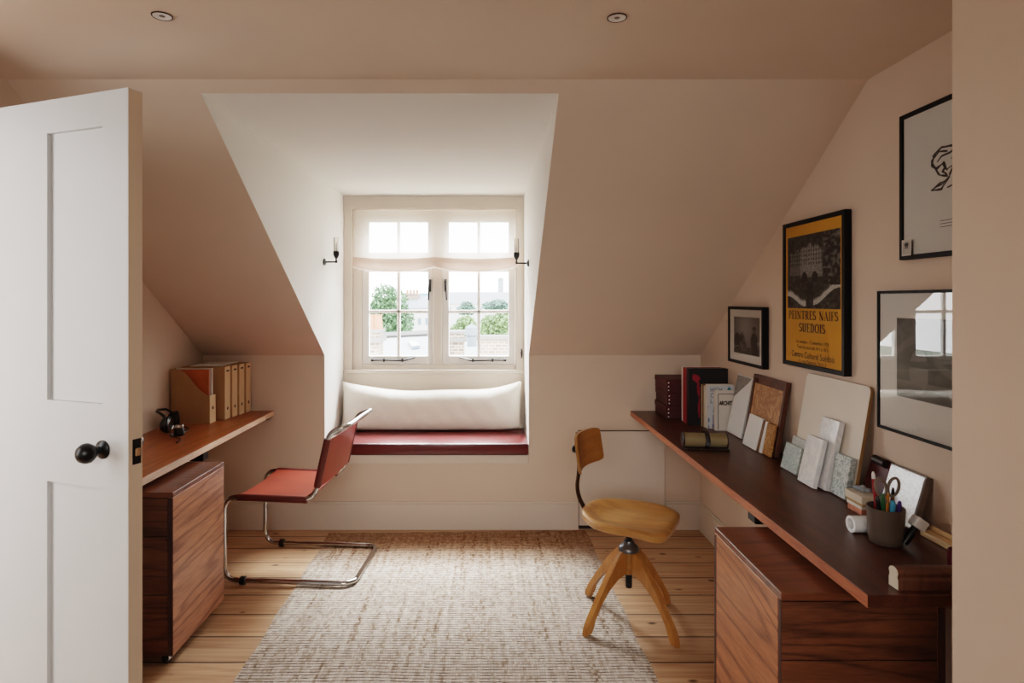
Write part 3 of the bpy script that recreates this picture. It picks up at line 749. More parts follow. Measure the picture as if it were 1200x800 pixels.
tag(obj('jute_rug', bm, 'rug', smooth=True, angle=50), 'large woven natural jute rug on the floorboards', 'rug')

# ------------------------------------------------------------------ desks
def desk(name, label, x0, x1, y0, y1, xf, mtop, medge, brackets):
    t = thing(name, label, 'desk', ((x0+x1)/2, (y0+y1)/2, DT-.03))
    bm = bm_new(); box(bm, x0, x1, y0, y1, DT-.03, DT, .0015, 1); lift(t, 'worktop', bm, mtop)
    bm = bm_new(); sg = 1 if xf > (x0+x1)/2 else -1
    box(bm, min(xf, xf+sg*.002), max(xf, xf+sg*.002), y0, y1, DT-.030, DT-.0008); lift(t, 'front_edge', bm, medge)
    for (bx0, bx1, by0, by1, bz0) in brackets:
        bm = bm_new(); box(bm, bx0, bx1, by0, by1, bz0, DT-.0302, .003, 1); lift(t, 'bracket', bm, 'black')
    return t
desk('wall_desk', 'long dark wooden desk along the right wall, covered in samples and books', .897, XR-.002, 1.4546, YB-.003, .897, 'desk_dark', 'edge_red', [(.905, .965, 2.09, 2.15, .685)])
desk('wall_desk', 'warm brown wooden desk along the left wall, holding magazine files', XL+.002, -1.362, NY+.005, YB-.003, -1.362, 'desk_warm', 'edge_pale', [(-1.475, -1.405, 3.02, 3.08, .655), (-1.44, -1.372, 3.81, 3.87, .705)])

# ------------------------------------------------------------------ drawer pedestals on castors
def pedestal(label, x0, x1, y0, y1, room):
    """room = +1 when the plain side faces +x"""
    t = thing('drawer_pedestal', label, 'drawer unit', ((x0+x1)/2, (y0+y1)/2, 0), 0, 'walnut pedestals under the desks')
    zb, zt = .055, .695
    bm = bm_new(); box(bm, x0, x1, y0, y1, zt-.02, zt, .0015, 1); lift(t, 'top', bm, 'walnut_top')
    for x in ((x0, x0+.02), (x1-.02, x1)):
        bm = bm_new(); box(bm, x[0], x[1], y0+(.0195 if room < 0 and x[0] == x0 else 0), y1, zb, zt-.0202, .001, 1); lift(t, 'side_panel', bm, 'walnut_side' if room > 0 else 'walnut_warm')
    if room > 0: strips = [(x1-.0195, x1-.0005, y0-.0012, y0)]
    else: strips = [(x0-.0012, x0, y0, y0+.013), (x0-.0012, x0, y1-.013, y1), (x1-.0195, x1-.0005, y0-.0012, y0)]
    for q in strips:
        bm = bm_new(); box(bm, *q, zb, zt-.022); lift(t, 'edge_strip', bm, 'walnut_edge')
    bm = bm_new(); box(bm, x0+.02, x1-.02, y1-.015, y1-.001, zb, zt-.02); box(bm, x0+.02, x1-.02, y0+.02, y1-.015, zb, zb+.018); lift(t, 'back_and_base', bm, 'walnut_front')
    for z0, z1 in ((zb+.002, .292), (.295, .521), (.524, zt-.023)):
        bm = bm_new(); box(bm, x0+.001 if room < 0 else x0+.022, x1-.021, y0-.001, y0+.019, z0, z1, .001, 1)
        lift(t, 'drawer_front', bm, 'walnut_front')
    for cx in (x0+.05, x1-.05):
        for cy in (y0+.05, y1-.05):
            bm = bm_new(); lathe(bm, [(.001,-.010),(.021,-.010),(.024,-.007),(.024,.007),(.021,.010),(.001,.010)], (cx, cy, .0245), 18, axis=0); c = lift(t, 'castor', bm, 'black_plastic', smooth=True)
            bm = bm_new(); box(bm, cx-.018, cx+.018, cy-.018, cy+.018, .05, .0545); box(bm, cx-.015, cx-.0115, cy-.014, cy+.014, .018, .05); box(bm, cx+.0115, cx+.015, cy-.014, cy+.014, .018, .05)
            obj('castor_fork', bm, 'chrome', c, sub=tuple(t.location))
    return t
pedestal('walnut drawer pedestal on castors under the left desk, behind the door', -1.66, -1.237, 2.406, 2.867, 1)
pedestal('walnut drawer pedestal under the near end of the right desk', .751, 1.173, 1.579, 2.043, -1)

# ------------------------------------------------------------------ cantilever chair
CH = thing('cantilever_chair', 'chrome cantilever chair with red leather sling seat and back', 'chair', (-1.0, 3.355, .0105), math.radians(-4))
hw = .244; zf, zs, zr = .0125, .437, .428
def side(s):
    return [(.335, s*hw, zf), (-.335, s*hw, zf), (-.335, s*hw, zs), (.135, s*hw, zr), (.211, s*hw, .772), (.305, s*hw, .805)]
pts = side(-1)[::1] + side(1)[::-1]
rad = [.07, .075, .075, .085, .06, .05, .05, .06, .085, .075, .075, .07]
bm = bm_new(); sweep(bm, fillet(pts, rad, 8, True), .0125, 14, closed=True); obj('frame', bm, 'chrome', CH, smooth=True, angle=60)
bm = bm_new(); g = []
for i in range(17):
    u = i/16; x = -.262+(.098+.262)*u; row = []
    zc = zs+(zr-zs)*(x+.335)/.47
    for j in range(21):
        v = -1+2*j/20
        row.append((x, v*hw, zc+.0135-.020*(1-v*v)*(.6+.4*math.sin(u*PI))-.004*(1-abs(v)**6)))
    g.append(row)
def shell(bm, g, off):
    A = [[bm.verts.new(p) for p in r] for r in g]
    Bv = [[bm.verts.new(Vector(p)+Vector(off)) for p in r] for r in g]
    n, m = len(g), len(g[0])
    for i in range(n-1):
        for j in range(m-1):
            bm.faces.new((A[i][j],A[i+1][j],A[i+1][j+1],A[i][j+1])); bm.faces.new((Bv[i][j],Bv[i][j+1],Bv[i+1][j+1],Bv[i+1][j]))
    for i in range(n-1):
        bm.faces.new((A[i][0],Bv[i][0],Bv[i+1][0],A[i+1][0])); bm.faces.new((A[i][m-1],A[i+1][m-1],Bv[i+1][m-1],Bv[i][m-1]))
    for j in range(m-1):
        bm.faces.new((A[0][j],A[0][j+1],Bv[0][j+1],Bv[0][j])); bm.faces.new((A[n-1][j],Bv[n-1][j],Bv[n-1][j+1],A[n-1][j+1]))
shell(bm, g, (0,0,-.006)); seat = obj('seat', bm, 'leather', CH, smooth=True)
for s in (-1, 1):
    bm = bm_new(); sweep(bm, [(-.262, s*hw, zs+(zr-zs)*.155), (.098, s*hw, zs+(zr-zs)*.92)], .0175, 14); obj('side_sleeve', bm, 'leather_dark', seat, smooth=True)
bp0, bp1 = Vector((.1495,0,.496)), Vector((.2035,0,.738)); dirv = (bp1-bp0)
bm = bm_new(); g = []
for i in range(15):
    u = i/14; c = bp0+dirv*u; row = []
    for j in range(21):
        v = -1+2*j/20; row.append((c.x+.0135-.0+.012*(1-v*v), v*hw, c.z))
    g.append(row)
shell(bm, g, (-.006,0,0)); back = obj('backrest', bm, 'leather', CH, smooth=True)
for s in (-1, 1):
    bm = bm_new(); sweep(bm, [(bp0.x, s*hw, bp0.z), (bp1.x, s*hw, bp1.z)], .0175, 14); obj('side_sleeve', bm, 'leather_dark', back, smooth=True)
for s in (-1, 1):
    bm = bm_new(); lathe(bm, [(.0135,-.014),(.0222,-.012),(.0222,.012),(.0135,.014)], (-.235, s*hw, zf), 14, axis=0); obj('glide', bm, 'black_plastic', CH, smooth=True)

# ------------------------------------------------------------------ swivel chair
SW = thing('swivel_chair', 'honey wood swivel chair on four splayed wooden legs', 'chair', (.634, 2.787, .0102), math.radians(-27.7))
n = 64; bm = bm_new()
def outline(a):
    c, s = math.cos(a), math.sin(a)
    e = 5.0 if c > 0 else 2.3
    r = (abs(c/.205)**e+abs(s/.207)**e)**(-1/e)
    return r*c, r*s
def ztop(x, y, rho):
    z = .474-.020*(1-sstep(.52, .93, rho))*(1-.35*sstep(.05,.2,x)) - .006*sstep(.93, 1.0, rho)
    z -= .016*sstep(.07, .205, x)
    z += .006*math.exp(-(y/.05)**2)*sstep(.0, .16, x)
    z += .010*sstep(-.08, -.2, x)
    return z
rings = []; rhos = [0.12,.25,.4,.52,.62,.7,.78,.86,.93,.975,1.0]
for rho in rhos:
    ring = []
    for k in range(n):
        x, y = outline(2*PI*k/n); x *= rho; y *= rho; ring.append(bm.verts.new((x, y, ztop(x, y, rho))))
    rings.append(ring)
for rho, dz in ((1.0, -.020), (.975, -.028), (.90, -.034), (.3, -.036)):
    ring = []
    for k in range(n):
        x, y = outline(2*PI*k/n); x *= rho; y *= rho; ring.append(bm.verts.new((x, y, ztop(x, y, 1.0)*.0+.470-.016*sstep(.07,.205,x)+.010*sstep(-.08,-.2,x)+dz)))
    rings.append(ring)
for a, b in zip(rings, rings[1:]):
    for k in range(n): bm.faces.new((a[k], a[(k+1)%n], b[(k+1)%n], b[k]))
bm.faces.new(rings[0]); bm.faces.new(rings[-1][::-1])
obj('seat', bm, 'honey', SW, smooth=True, angle=50)
bm = bm_new(); cyl(bm, (0,0,.138), (0,0,.432), .0135, 16); lathe(bm, [(.05,.420),(.05,.428),(.02,.432)], n=20)
for k in range(18): lathe(bm, [(.0135,.142+k*.006),(.0155,.145+k*.006),(.0135,.148+k*.006)], n=14, caps=False)
obj('spindle', bm, 'steel_dark', SW, smooth=True)
bm = bm_new(); lathe(bm, [(.012,.352),(.022,.35),(.026,.336),(.04,.326),(.046,.316),(.046,.304),(.018,.300)], n=24); hub = obj('hub', bm, 'steel_grey', SW, smooth=True)
bm = bm_new(); lathe(bm, [(.014,.302),(.026,.300),(.026,.205),(.020,.200),(.014,.198)], n=20); obj('hub_sleeve', bm, 'honey_dark', hub, smooth=True)
prof = [(.028,.312),(.062,.302),(.095,.268),(.145,.208),(.205,.125),(.250,.060),(.274,.022),(.278,0),(.243,0),(.238,.022),(.217,.062),(.181,.114),(.134,.168),(.082,.202),(.04,.206),(.028,.206)]
for k in range(4):
    a = math.radians(34.5+90*k+27.7)
    bm = bm_new(); drop = -.0095 if k in (0, 3) else 0.0
    prism(bm, [(p[0], p[1] if p[1] > .001 else drop) for p in prof], 1, -.0138, .0138)
    bmesh.ops.bevel(bm, geom=[e for e in bm.edges if abs(e.verts[0].co.y-e.verts[1].co.y) < 1e-5], offset=.005, segments=2, affect='EDGES')
    bmesh.ops.rotate(bm, verts=bm.verts[:], cent=(0,0,0), matrix=Matrix.Rotation(a, 3, 'Z'))
    obj('leg', bm, 'honey_leg', SW, smooth=True, angle=45)
# back upright (flat sprung bar) and backrest
bm = bm_new()
path = fillet([(-.10,0,.424), (-.185,0,.424), (-.252,0,.53), (-.232,0,.66), (-.244,0,.815)], .09, 8)
sweep(bm, path, .0085, 10, flat=1.9, up=(0,0,1)); obj('back_bar', bm, 'bar_brown', SW, smooth=True)
bm = bm_new(); g = []
for i in range(13):
    u = i/12; row = []
    for j in range(25):
        v = -1+2*j/24
        corner = 1-.10*max(0, abs(v)-.85)/.15
        zz = .738+(u-.5)*.158*(corner if True else 1)
        row.append((-.228+.022*(1-u)+.040*v*v-.012*math.sin(u*PI)*0, v*.168*(1-.05*abs(u-.5)*2*(abs(u-.5) > .45)), zz))
    g.append(row)
shell(bm, g, (-.011, 0, 0)); bk = obj('backrest', bm, 'honey_dark', SW, smooth=True)
bm = bm_new(); lathe(bm, [(.018,-.252),(.018,-.262),(.012,-.268),(.001,-.27)], (0,0,.735), 16, axis=0); cyl(bm, (-.25,0,.735), (-.225,0,.735), .006, 8); obj('backrest_knob', bm, 'black', bk, smooth=True)

# ------------------------------------------------------------------ framed pictures on the right wall
UY, UZ = (0,-1,0), (0,0,1)
def framed(name, label, y_far, y_near, z0, z1, bar, depth, mount, glass=True):
    t = thing(name, label, 'picture', (XR-.001, (y_far+y_near)/2, z0), 0)
    xf = XR-.002-depth
    bm = bm_new()
    box(bm, xf, XR-.002, y_near, y_near+bar, z0, z1, .0012, 1); box(bm, xf, XR-.002, y_far-bar, y_far, z0, z1, .0012, 1)
    box(bm, xf, XR-.002, y_near+bar, y_far-bar, z0, z0+bar, .0012, 1); box(bm, xf, XR-.002, y_near+bar, y_far-bar, z1-bar, z1, .0012, 1)
    lift(t, 'frame', bm, 'black_frame')
    xm = xf+.007
    bm = bm_new(); box(bm, xm, XR-.003, y_near+bar*.7, y_far-bar*.7, z0+bar*.7, z1-bar*.7); lift(t, 'mount', bm, mount)
    if glass:
        bm = bm_new(); quad(bm, (xf+.003,y_far-bar,z0+bar),(xf+.003,y_near+bar,z0+bar),(xf+.003,y_near+bar,z1-bar),(xf+.003,y_far-bar,z1-bar)); face_towards(lift(t, 'glass', bm, 'glass'), (-1,0,0))
    return t, xm
def pic(t, name, x, y_far, y_near, z0, z1, func, nx=90, ny=90):
    return painted(name, nx, ny, func, (x-.0008, y_far, z0), (0, y_near-y_far, 0), (0, 0, z1-z0), t, 'attr', tuple(t.location))
def wtext(t, name, bm, x, y, z, mat='ink'):
    place_text(bm, (x-.0016, y, z), UY, UZ); return lift(t, name, bm, mat)

# yellow exhibition poster
t, xm = framed('framed_poster', 'yellow exhibition poster with grey building picture in a black frame', 2.742, 2.266, 1.166, 1.784, .018, .028, 'poster_yellow')
def castle(u, v):
    nz = vnoise(u*26, v*30, 1); n2 = vnoise(u*70, v*80, 2)
    c = .035+.05*nz
    # pale gabled house with rows of windows
    hx = .28 <= u <= .68; top = .83+.05*abs(math.sin(u*24))-.03*abs(u-.47)
    if .05 < u < .70 and .45 < v < top-.22*abs(u-.47):
        c = .10+.12*n2
        if hx: c = .16+.22*n2
        if (u*21) % 1 < .4 and (v*17) % 1 < .55 and v > .58: c *= .25
    if .22 < u < .70 and .42 < v < .60 and vnoise(u*9, v*9, 3) > .35: c = max(c, .16+.12*n2)
    for cx in (.35, .55):
        if abs(u-cx) < .055 and v < .5 and v > .36 and (v-.44) < .06*math.cos((u-cx)*26): c = .02
    # paths with pale balustrades
    for s, y0, y1 in ((-1, .20, .06), (1, .30, .08)):
        if s < 0: tt = sstep(.02, .36, u); yy = y0+(y1-y0)*tt; on = u < .38
        else: tt = sstep(.97, .52, u); yy = y0+(y1-y0)*tt; on = u > .5
        if on and abs(v-yy) < .032+(.022 if (u*34) % 1 < .5 else 0)*(v > yy): c = .42+.2*n2
    if u > .7 and v > .3: c = .03+.11*max(0, nz-.45)*3+.05*(n2 > .72)
    if .4 < u < .52 and v < .35: c = .025+.03*nz
    if v < .12 and .1 < u < .9 and n2 > .7: c += .07
    c = max(.008, (c-.03)*1.45); return (c*1.04, c, c*.92)
pic(t, 'printed_picture', xm, 2.742-.036, 2.266+.034, 1.414, 1.720, castle, 110, 120)
for body, h, w, y, z in (('PEINTRES', .036, .228, 2.504+.193, 1.368), ('NAIFS', .036, .139, 2.504-.054, 1.368), ('SUEDOIS', .036, .205, 2.504+.1025, 1.316)):
    wtext(t, 'title', serif_bm(body, h, w), xm, y, z)
for body, w, z, s in (('1er octobre - 12 novembre 1978', .25, 1.268, .020), ('Tous les jours de 14 h \u00e0 18 h', .24, 1.246, .020), ('Centre Culturel Su\u00e9dois', .33, 1.208, .036), ('11, rue Payenne, Paris 3', .21, 1.187, .020)):
    wtext(t, 'small_print', text_bm(body, s, w), xm, 2.504+w/2, z, 'ink_soft')

# small black and white photograph
t, xm = framed('framed_photograph', 'small black framed photograph of seated and standing figures, nearest the books', 3.365, 2.937, 1.117, 1.415, .015, .030, 'white_mount')
def figures(u, v):
    c = .13+.20*math.exp(-((u-.45)/.35)**2-((v-.7)/.5)**2)+.02*vnoise(u*30, v*30, 5)
    if v < .17+.03*vnoise(u*6, 0, 4): c = .06
    def el(cx, cy, rx, ry): return ((u-cx)/rx)**2+((v-cy)/ry)**2 < 1
    if el(.80,.36,.13,.24) or el(.82,.15,.12,.22): c = .016
    if el(.80,.64,.045,.06): c = .09
    if el(.80,.70,.085,.018) or el(.80,.73,.045,.035): c = .012
    if el(.36,.36,.10,.17) or el(.40,.22,.12,.14): c = .05+.12*(vnoise(u*30, v*30, 9) > .55)
    if el(.36,.555,.04,.05): c = .22
    if el(.14,.34,.13,.22): c = .02
    if el(.30,.43,.05,.13) and v > .35: c = .03
    if abs(v-.15-.06*(u*5 % 1)) < .012 and u < .2: c = .3
    if el(.97,.33,.06,.05): c = .3
    return (c*1.05, c, c*.94)
pic(t, 'photograph', xm, 3.365-.070, 2.937+.046, 1.172, 1.362, figures)

# large ink drawing, top right
t, xm = framed('framed_drawing', 'large black framed ink sketch on cream paper, highest on the wall', 1.972, 1.36, 1.576, 2.036, .014, .022, 'cream_mount', glass=True)
STR = [[(.05,.80),(.20,.92),(.45,.86),(.62,.98),(.66,.80)],[(.05,.80),(.02,.62),(.10,.50),(.22,.58)],[(.10,.50),(.16,.36),(.30,.30)],[(.22,.58),(.30,.42),(.42,.50),(.36,.30)],[(.42,.86),(.5,.7),(.38,.64),(.6,.6)],[(.0,.08),(.22,.16),(.34,.28),(.20,.06),(.0,.08)],[(.30,.06),(.55,.16),(.6,.34),(.5,.45)],[(.62,.66),(.68,.4),(.64,.2),(.8,.1)],[(.66,.80),(.85,.82),(.95,.6),(.88,.3),(.95,.12)],[(.05,.74),(.16,.84),(.3,.80)],[(.48,.5),(.58,.56),(.7,.5)],[(.7,.12),(.9,.16),(1.,.08)],[(.12,.66),(.2,.74),(.36,.78),(.52,.92)],[(.08,.84),(.02,.7),(.06,.56)],[(.60,1.0),(.58,.86),(.7,.78)],[(.24,.60),(.27,.5),(.22,.42),(.28,.34)],[(.05,.1),(.18,.20),(.3,.22)],[(.66,.7),(.74,.5),(.7,.3),(.74,.1)],[(.36,.90),(.5,.92),(.6,.86)]]
def segd(p, a, b):
    ax, ay = a; bx, by = b; dx, dy = bx-ax, by-ay
    tt = max(0, min(1, ((p[0]-ax)*dx+(p[1]-ay)*dy)/(dx*dx+dy*dy+1e-9)))
    return math.hypot(p[0]-ax-dx*tt, p[1]-ay-dy*tt)
def sketch(u, v):
    d = min(segd((u+.03*(vnoise(u*9,v*9,50+k)-.5), v+.03*(vnoise(u*9,v*9,70+k)-.5)), s[i], s[i+1])-.016*vnoise(u*12+k, v*12, k) for k, s in enumerate(STR) for i in range(len(s)-1))
    k = sstep(.004, .016, d); base = Vector(rgb(244,238,228)[:3]); ink = Vector(rgb(34,26,20)[:3])
    c = ink*(1-k)+base*k; return (c.x, c.y, c.z)
pic(t, 'ink_sketch', xm, 1.838, 1.62, 1.765, 1.905, sketch, 150, 110)
bm = bm_new()
for k in range(3): bmesh.ops.create_grid(bm, x_segments=1, y_segments=1, size=.5, matrix=Matrix.Translation((.09-.006*k, .009*(2-k), 0)) @ Matrix.Diagonal((.17-.012*k, .0016, 1, 1)))
wtext(t, 'handwritten_lines', bm, xm, 1.805, 1.662, 'ink_soft')
def snap(u, v):
    c = .35+.1*v
    if ((u-.5)/.2)**2+((v-.55)/.2)**2 < 1: c = .16
    if ((u-.5)/.36)**2+((v-.15)/.3)**2 < 1: c = .45
    if ((u-.5)/.22)**2+((v-.70)/.12)**2 < 1: c = .04
    if min(u, v, 1-u, 1-v) < .08: c = .6
    return (c, c*.92, c*.82)
pic(t, 'tiny_snapshot', xm-.008, 1.956, 1.912, 1.588, 1.638, snap, 30, 30)

# lower right photograph, seen half behind the chimney breast
t, xm = framed('framed_photograph', 'large thin black framed dark photograph behind reflective glass, low on the wall', 2.089, 1.45, 1.018, 1.479, .009, .020, 'white_mount')
def dark_photo(u, v):
    nz = vnoise(u*7, v*7, 11); n2 = vnoise(u*28, v*22, 12)
    c = .05+.05*v+.05*n2
    if v < .22: c = .10+.10*sstep(.0, .22, v)
    d = abs(v-.55-.18*math.sin(u*9))
    if d < .05: c = .16
    if ((u-.22)/.09)**2+((v-.35)/.28)**2 < 1 and nz > .35: c = .22
    if u > .35 and v > .38 and v < .7 and nz > .5: c = .20+.08*n2
    return (c, c*.96, c*.84)
pic(t, 'photograph', xm, 1.995, 1.53, 1.139, 1.391, dark_photo)

# ------------------------------------------------------------------ things on the right desk
# three maroon boxes
for k, lab in enumerate(('maroon riveted card box, bottom of the stack in the desk corner', 'maroon riveted card box, middle of the stack in the desk corner', 'maroon riveted card box, top of the stack in the desk corner')):
    z = DT+.0008+k*.0775; x0 = 1.045+(.004 if k == 1 else 0)
    t = thing('storage_box', lab, 'box', (1.17, 3.735, z), 0, 'maroon boxes stacked in the corner')
    bm = bm_new(); box(bm, x0, 1.30, 3.612, 3.86, z, z+.052, .002, 1); lift(t, 'base', bm, 'maroon')
    bm = bm_new(); box(bm, x0-.003, 1.303, 3.609, 3.863, z+.046, z+.0768, .0025, 1); lift(t, 'lid', bm, 'maroon')
    bm = bm_new()
    for q in range(3): lathe(bm, [(.0042,0),(.0036,-.0022),(.0005,-.003)], (x0+.010, 3.6085 if q else 3.6085, z+.014+q*.022), 8, axis=1)
    lift(t, 'rivet', bm, 'rivet')
def book(label, xs, y0, y1, h, mcover, mback=None, w=None, name='book', group='books against the right wall'):
    """spine towards -x at xs; covers face +/-y"""
    x1 = XR-.004 if w is None else xs+w
    t = thing(name, label, 'book', (xs, (y0+y1)/2, DT+.0006), 0, group)
    th = min(.0025, (y1-y0)*.2); z0 = DT+.0006
    bm = bm_new(); box(bm, xs, x1, y0, y0+th, z0, z0+h); box(bm, xs, x1, y1-th, y1, z0, z0+h); box(bm, xs, xs+th, y0+th, y1-th, z0, z0+h); lift(t, 'cover', bm, mcover)
    bm = bm_new(); box(bm, xs+th, x1-.004, y0+th, y1-th, z0+.002, z0+h-.003); lift(t, 'pages', bm, 'pages')
    return t
book('tall white book against the maroon boxes', 1.122, 3.545, 3.580, .312, 'white_cloth')
book('tall red book between the white and black books', 1.119, 3.475, 3.544, .312, 'red_cloth')
bt = book('tall black book with red blotches on its cover', 1.117, 3.435, 3.474, .316, 'black_cloth')
def blot(u, v):
    c = Vector(rgb(20,16,18)[:3])
    d = min(math.hypot((u-.18)*1.0, (v-.84)*1.4)-.10, math.hypot((u-.25)*2.2, (v-.60)*.5)-.08, math.hypot((u-.27)*3.0, (v-.3)*.4)-.09)
    d += .1*(vnoise(u*9, v*12, 21)-.5)
    if d < 0: c = Vector(rgb(150,28,50)[:3])
    if abs(v-.72+u*.1) < .01 and .3 < u < .36: c = Vector(rgb(200,180,170)[:3])
    return tuple(c)
painted('cover_art', 50, 70, blot, (1.118,3.4342,DT+.003), (.216,0,0), (0,0,.311), bt, 'attr', tuple(bt.location))
mc = [('thin khaki magazine after the black book', 'khaki', .232), ('thin brown magazine in the middle of the row', 'pen_brown', .236), ('thin cream magazine beside the blue and white cover', 'pages', .228)]
for k, (lab, mt, h) in enumerate(mc): book(lab, 1.178+.003*k, 3.402-k*.0115, 3.412-k*.0115, h, mt, name='magazine')
t = book('white book lettered HIGH with a blue triangle', 1.188, 3.340, 3.374, .238, 'white_cloth')
def high(u, v):
    c = Vector(rgb(206,208,212)[:3])
    if v > .78 and abs(u-.80) < (.98-v)*.9: c = Vector(rgb(60,130,150)[:3])
    if u < .55 and v < .55 and vnoise(u*8, v*10, 31)+.5*(.5-v) > .72: c = Vector(rgb(120,140,170)[:3])
    if abs(u-.22) < .05*(1-v*2) and v < .5: c = Vector(rgb(90,80,140)[:3])
    return tuple(c)
painted('cover_art', 50, 60, high, (1.190,3.3392,DT+.003), (.144,0,0), (0,0,.233), t, 'attr', tuple(t.location))
for body, sz, wd, x, z in (('HIGH', .036, .062, 1.204, DT+.200), ('C', .034, .016, 1.204, DT+.170), ('L', .034, .012, 1.204, DT+.140)):
    bm = text_bm(body, sz, wd); place_text(bm, (x, 3.3386, z), (1,0,0), UZ); lift(t, 'cover_lettering', bm, 'ink_blue')
t = book('cream book lettered ARCHITECT, nearest of the row of books', 1.214, 3.290, 3.318, .212, 'white_cloth')
bm = bm_new()
for (x0, x1, z0, z1) in ((1.226,1.229,.006,.198), (1.226,1.334,.195,.198)): box(bm, x0, x1, 3.2890, 3.2899, DT+z0, DT+z1)
lift(t, 'cover_border', bm, 'ink')
bm = text_bm('ARCHITECT', .030, .104, .0012); place_text(bm, (1.232, 3.2888, DT+.138), (1,0,0), UZ)
bmesh.ops.solidify(bm, geom=bm.faces[:], thickness=.0004); lift(t, 'cover_lettering', bm, 'ink')
bm = text_bm('TODAY', .016, .085); place_text(bm, (1.262, 3.2888, DT+.02), (.42,0,.907), (-.907,0,.42)); lift(t, 'cover_small_lettering', bm, 'ink_blue') if False else bm.free()

# samples leaning on the wall
def leaning(name, label, cat, y0, y1, H, B, top, th, mat, group='material samples leaning on the right wall', bev=.0012, parts=None, z=DT):
    a = math.asin((top-B)/H)
    t = thing(name, label, cat, (B, (y0+y1)/2, z+.0006), 0, group); t.rotation_euler = (0, a, 0)
    hw_ = (y1-y0)/2
    bm = bm_new(); box(bm, -th, 0, -hw_, hw_, 0, H, bev, 1); obj('slab', bm, mat, t)
    return t, hw_
XW = XR-.0015
# white tile, the dormer's reflection painted on as a grey upper corner
t, h_ = leaning('tile_sample', 'tall white glazed tile with a grey reflection painted on its corner beside the books', 'tile', 3.088, 3.272, .31, 1.276, XW, .012, 'tile_white')
bm = bm_new(); prism(bm, [(h_-.001,.305),(-h_+.012,.305),(-h_+.03,.285),(h_-.001,.185)], 0, -.0130, -.0118); obj('painted_reflection', bm, 'grey_reflection', t)
# walnut tray with burl inset
t = thing('sample_tray', 'dark walnut tray holding a burl veneer panel, leaning on the wall', 'tray', (1.285, 2.885, DT+.0006), 0, 'material samples leaning on the right wall')
t.rotation_euler = (0, math.asin((XW-1.285)/.335), 0)
bm = bm_new(); box(bm, -.006, 0, -.168, .168, 0, .335); box(bm, -.022, -.006, -.168, -.150, 0, .335, .0015, 1); box(bm, -.022, -.006, .150, .168, 0, .335, .0015, 1); box(bm, -.022, -.006, -.150, .150, .318, .335, .0015, 1); box(bm, -.022, -.006, -.150, .150, 0, .016, .0015, 1); obj('tray_frame', bm, 'walnut_tray', t)
bm = bm_new(); box(bm, -.016, -.0065, -.140, .1495, .0165, .292); obj('burl_panel', bm, 'burl', t)
fx = 1.285-.022
leaning('tile_sample', 'small plain white tile leaning on the walnut tray', 'tile', 2.842, 2.986, .152, 1.240, 1.2775, .010, 'tile_white')
leaning('wood_sample', 'thin brown wood strip beside the small white tile', 'sample', 2.817, 2.838, .147, 1.245, 1.279, .012, 'pen_brown')
leaning('laminate_sample', 'thin white laminate strip between wood samples', 'sample', 2.797, 2.813, .146, 1.245, 1.279, .012, 'tile_white')
leaning('chipboard_sample', 'speckled golden chipboard sample leaning on the walnut tray', 'sample', 2.727, 2.792, .143, 1.255, 1.2805, .014, 'osb')
# big cream board with rounded corners
a = math.asin((XW-1.273)/.40)
t = thing('laminate_board', 'large cream laminate board with rounded corners leaning on the wall', 'board', (1.273, 2.346, DT+.0006), 0, 'material samples leaning on the right wall'); t.rotation_euler = (0, a, 0)
def rrect(w, h, r, n=5):
    pts = [(-w,0),(w,0)]
    for k in range(n+1): q = PI/2*k/n; pts.append((w-r+r*math.cos(q), h-r+r*math.sin(q)))
    for k in range(n+1): q = PI/2+PI/2*k/n; pts.append((-w+r+r*math.cos(q), h-r+r*math.sin(q)))
    return pts
bm = bm_new(); prism(bm, rrect(.215,.40,.022), 0, -.0105, 0); obj('core', bm, 'ply', t)
bm = bm_new(); prism(bm, rrect(.214,.399,.021), 0, -.0118, -.0106); obj('face', bm, 'board', t)
leaning('tile_sample', 'grey green tile behind the pale green marble tile', 'tile', 2.436, 2.560, .137, 1.250, 1.2765, .009, 'green_pale')
leaning('marble_sample', 'small pale green marble tile, leftmost against the cream board', 'tile', 2.442, 2.572, .108, 1.228, 1.2535, .009, 'green_marble')
leaning('marble_sample', 'tall thick white marble tile against the cream board', 'tile', 2.236, 2.350, .256, 1.243, 1.298, .022, 'white_marble')
leaning('marble_sample', 'glossy white marble tile in front of the taller white one', 'tile', 2.266, 2.378, .182, 1.210, 1.2512, .018, 'white_marble')
leaning('marble_sample', 'dark green veined marble tile, right of the white marble', 'tile', 2.136, 2.231, .146, 1.256, 1.2795, .020, 'dark_marble')
t, h_ = leaning('leather_folder', 'dark maroon folder with rolled brown edge behind the boxes', 'folder', 2.022, 2.126, .168, 1.290, XW, .012, 'maroon')
bm = bm_new(); sweep(bm, [(-.02,-h_+.012,.155), (-.02,h_-.03,.158)], .014, 14); obj('rolled_edge', bm, 'dark_leather', t, smooth=True)
t, h_ = leaning('silver_tile', 'embossed silvery white tile leaning on the wall behind the pen pot', 'tile', 1.850, 2.014, .166, 1.2915, XW, .020, 'pen_grey')
bm = bm_new(); box(bm, -.0225, -.0202, -h_+.004, h_-.004, .004, .162, .001, 1); obj('embossed_face', bm, 'silver', t)
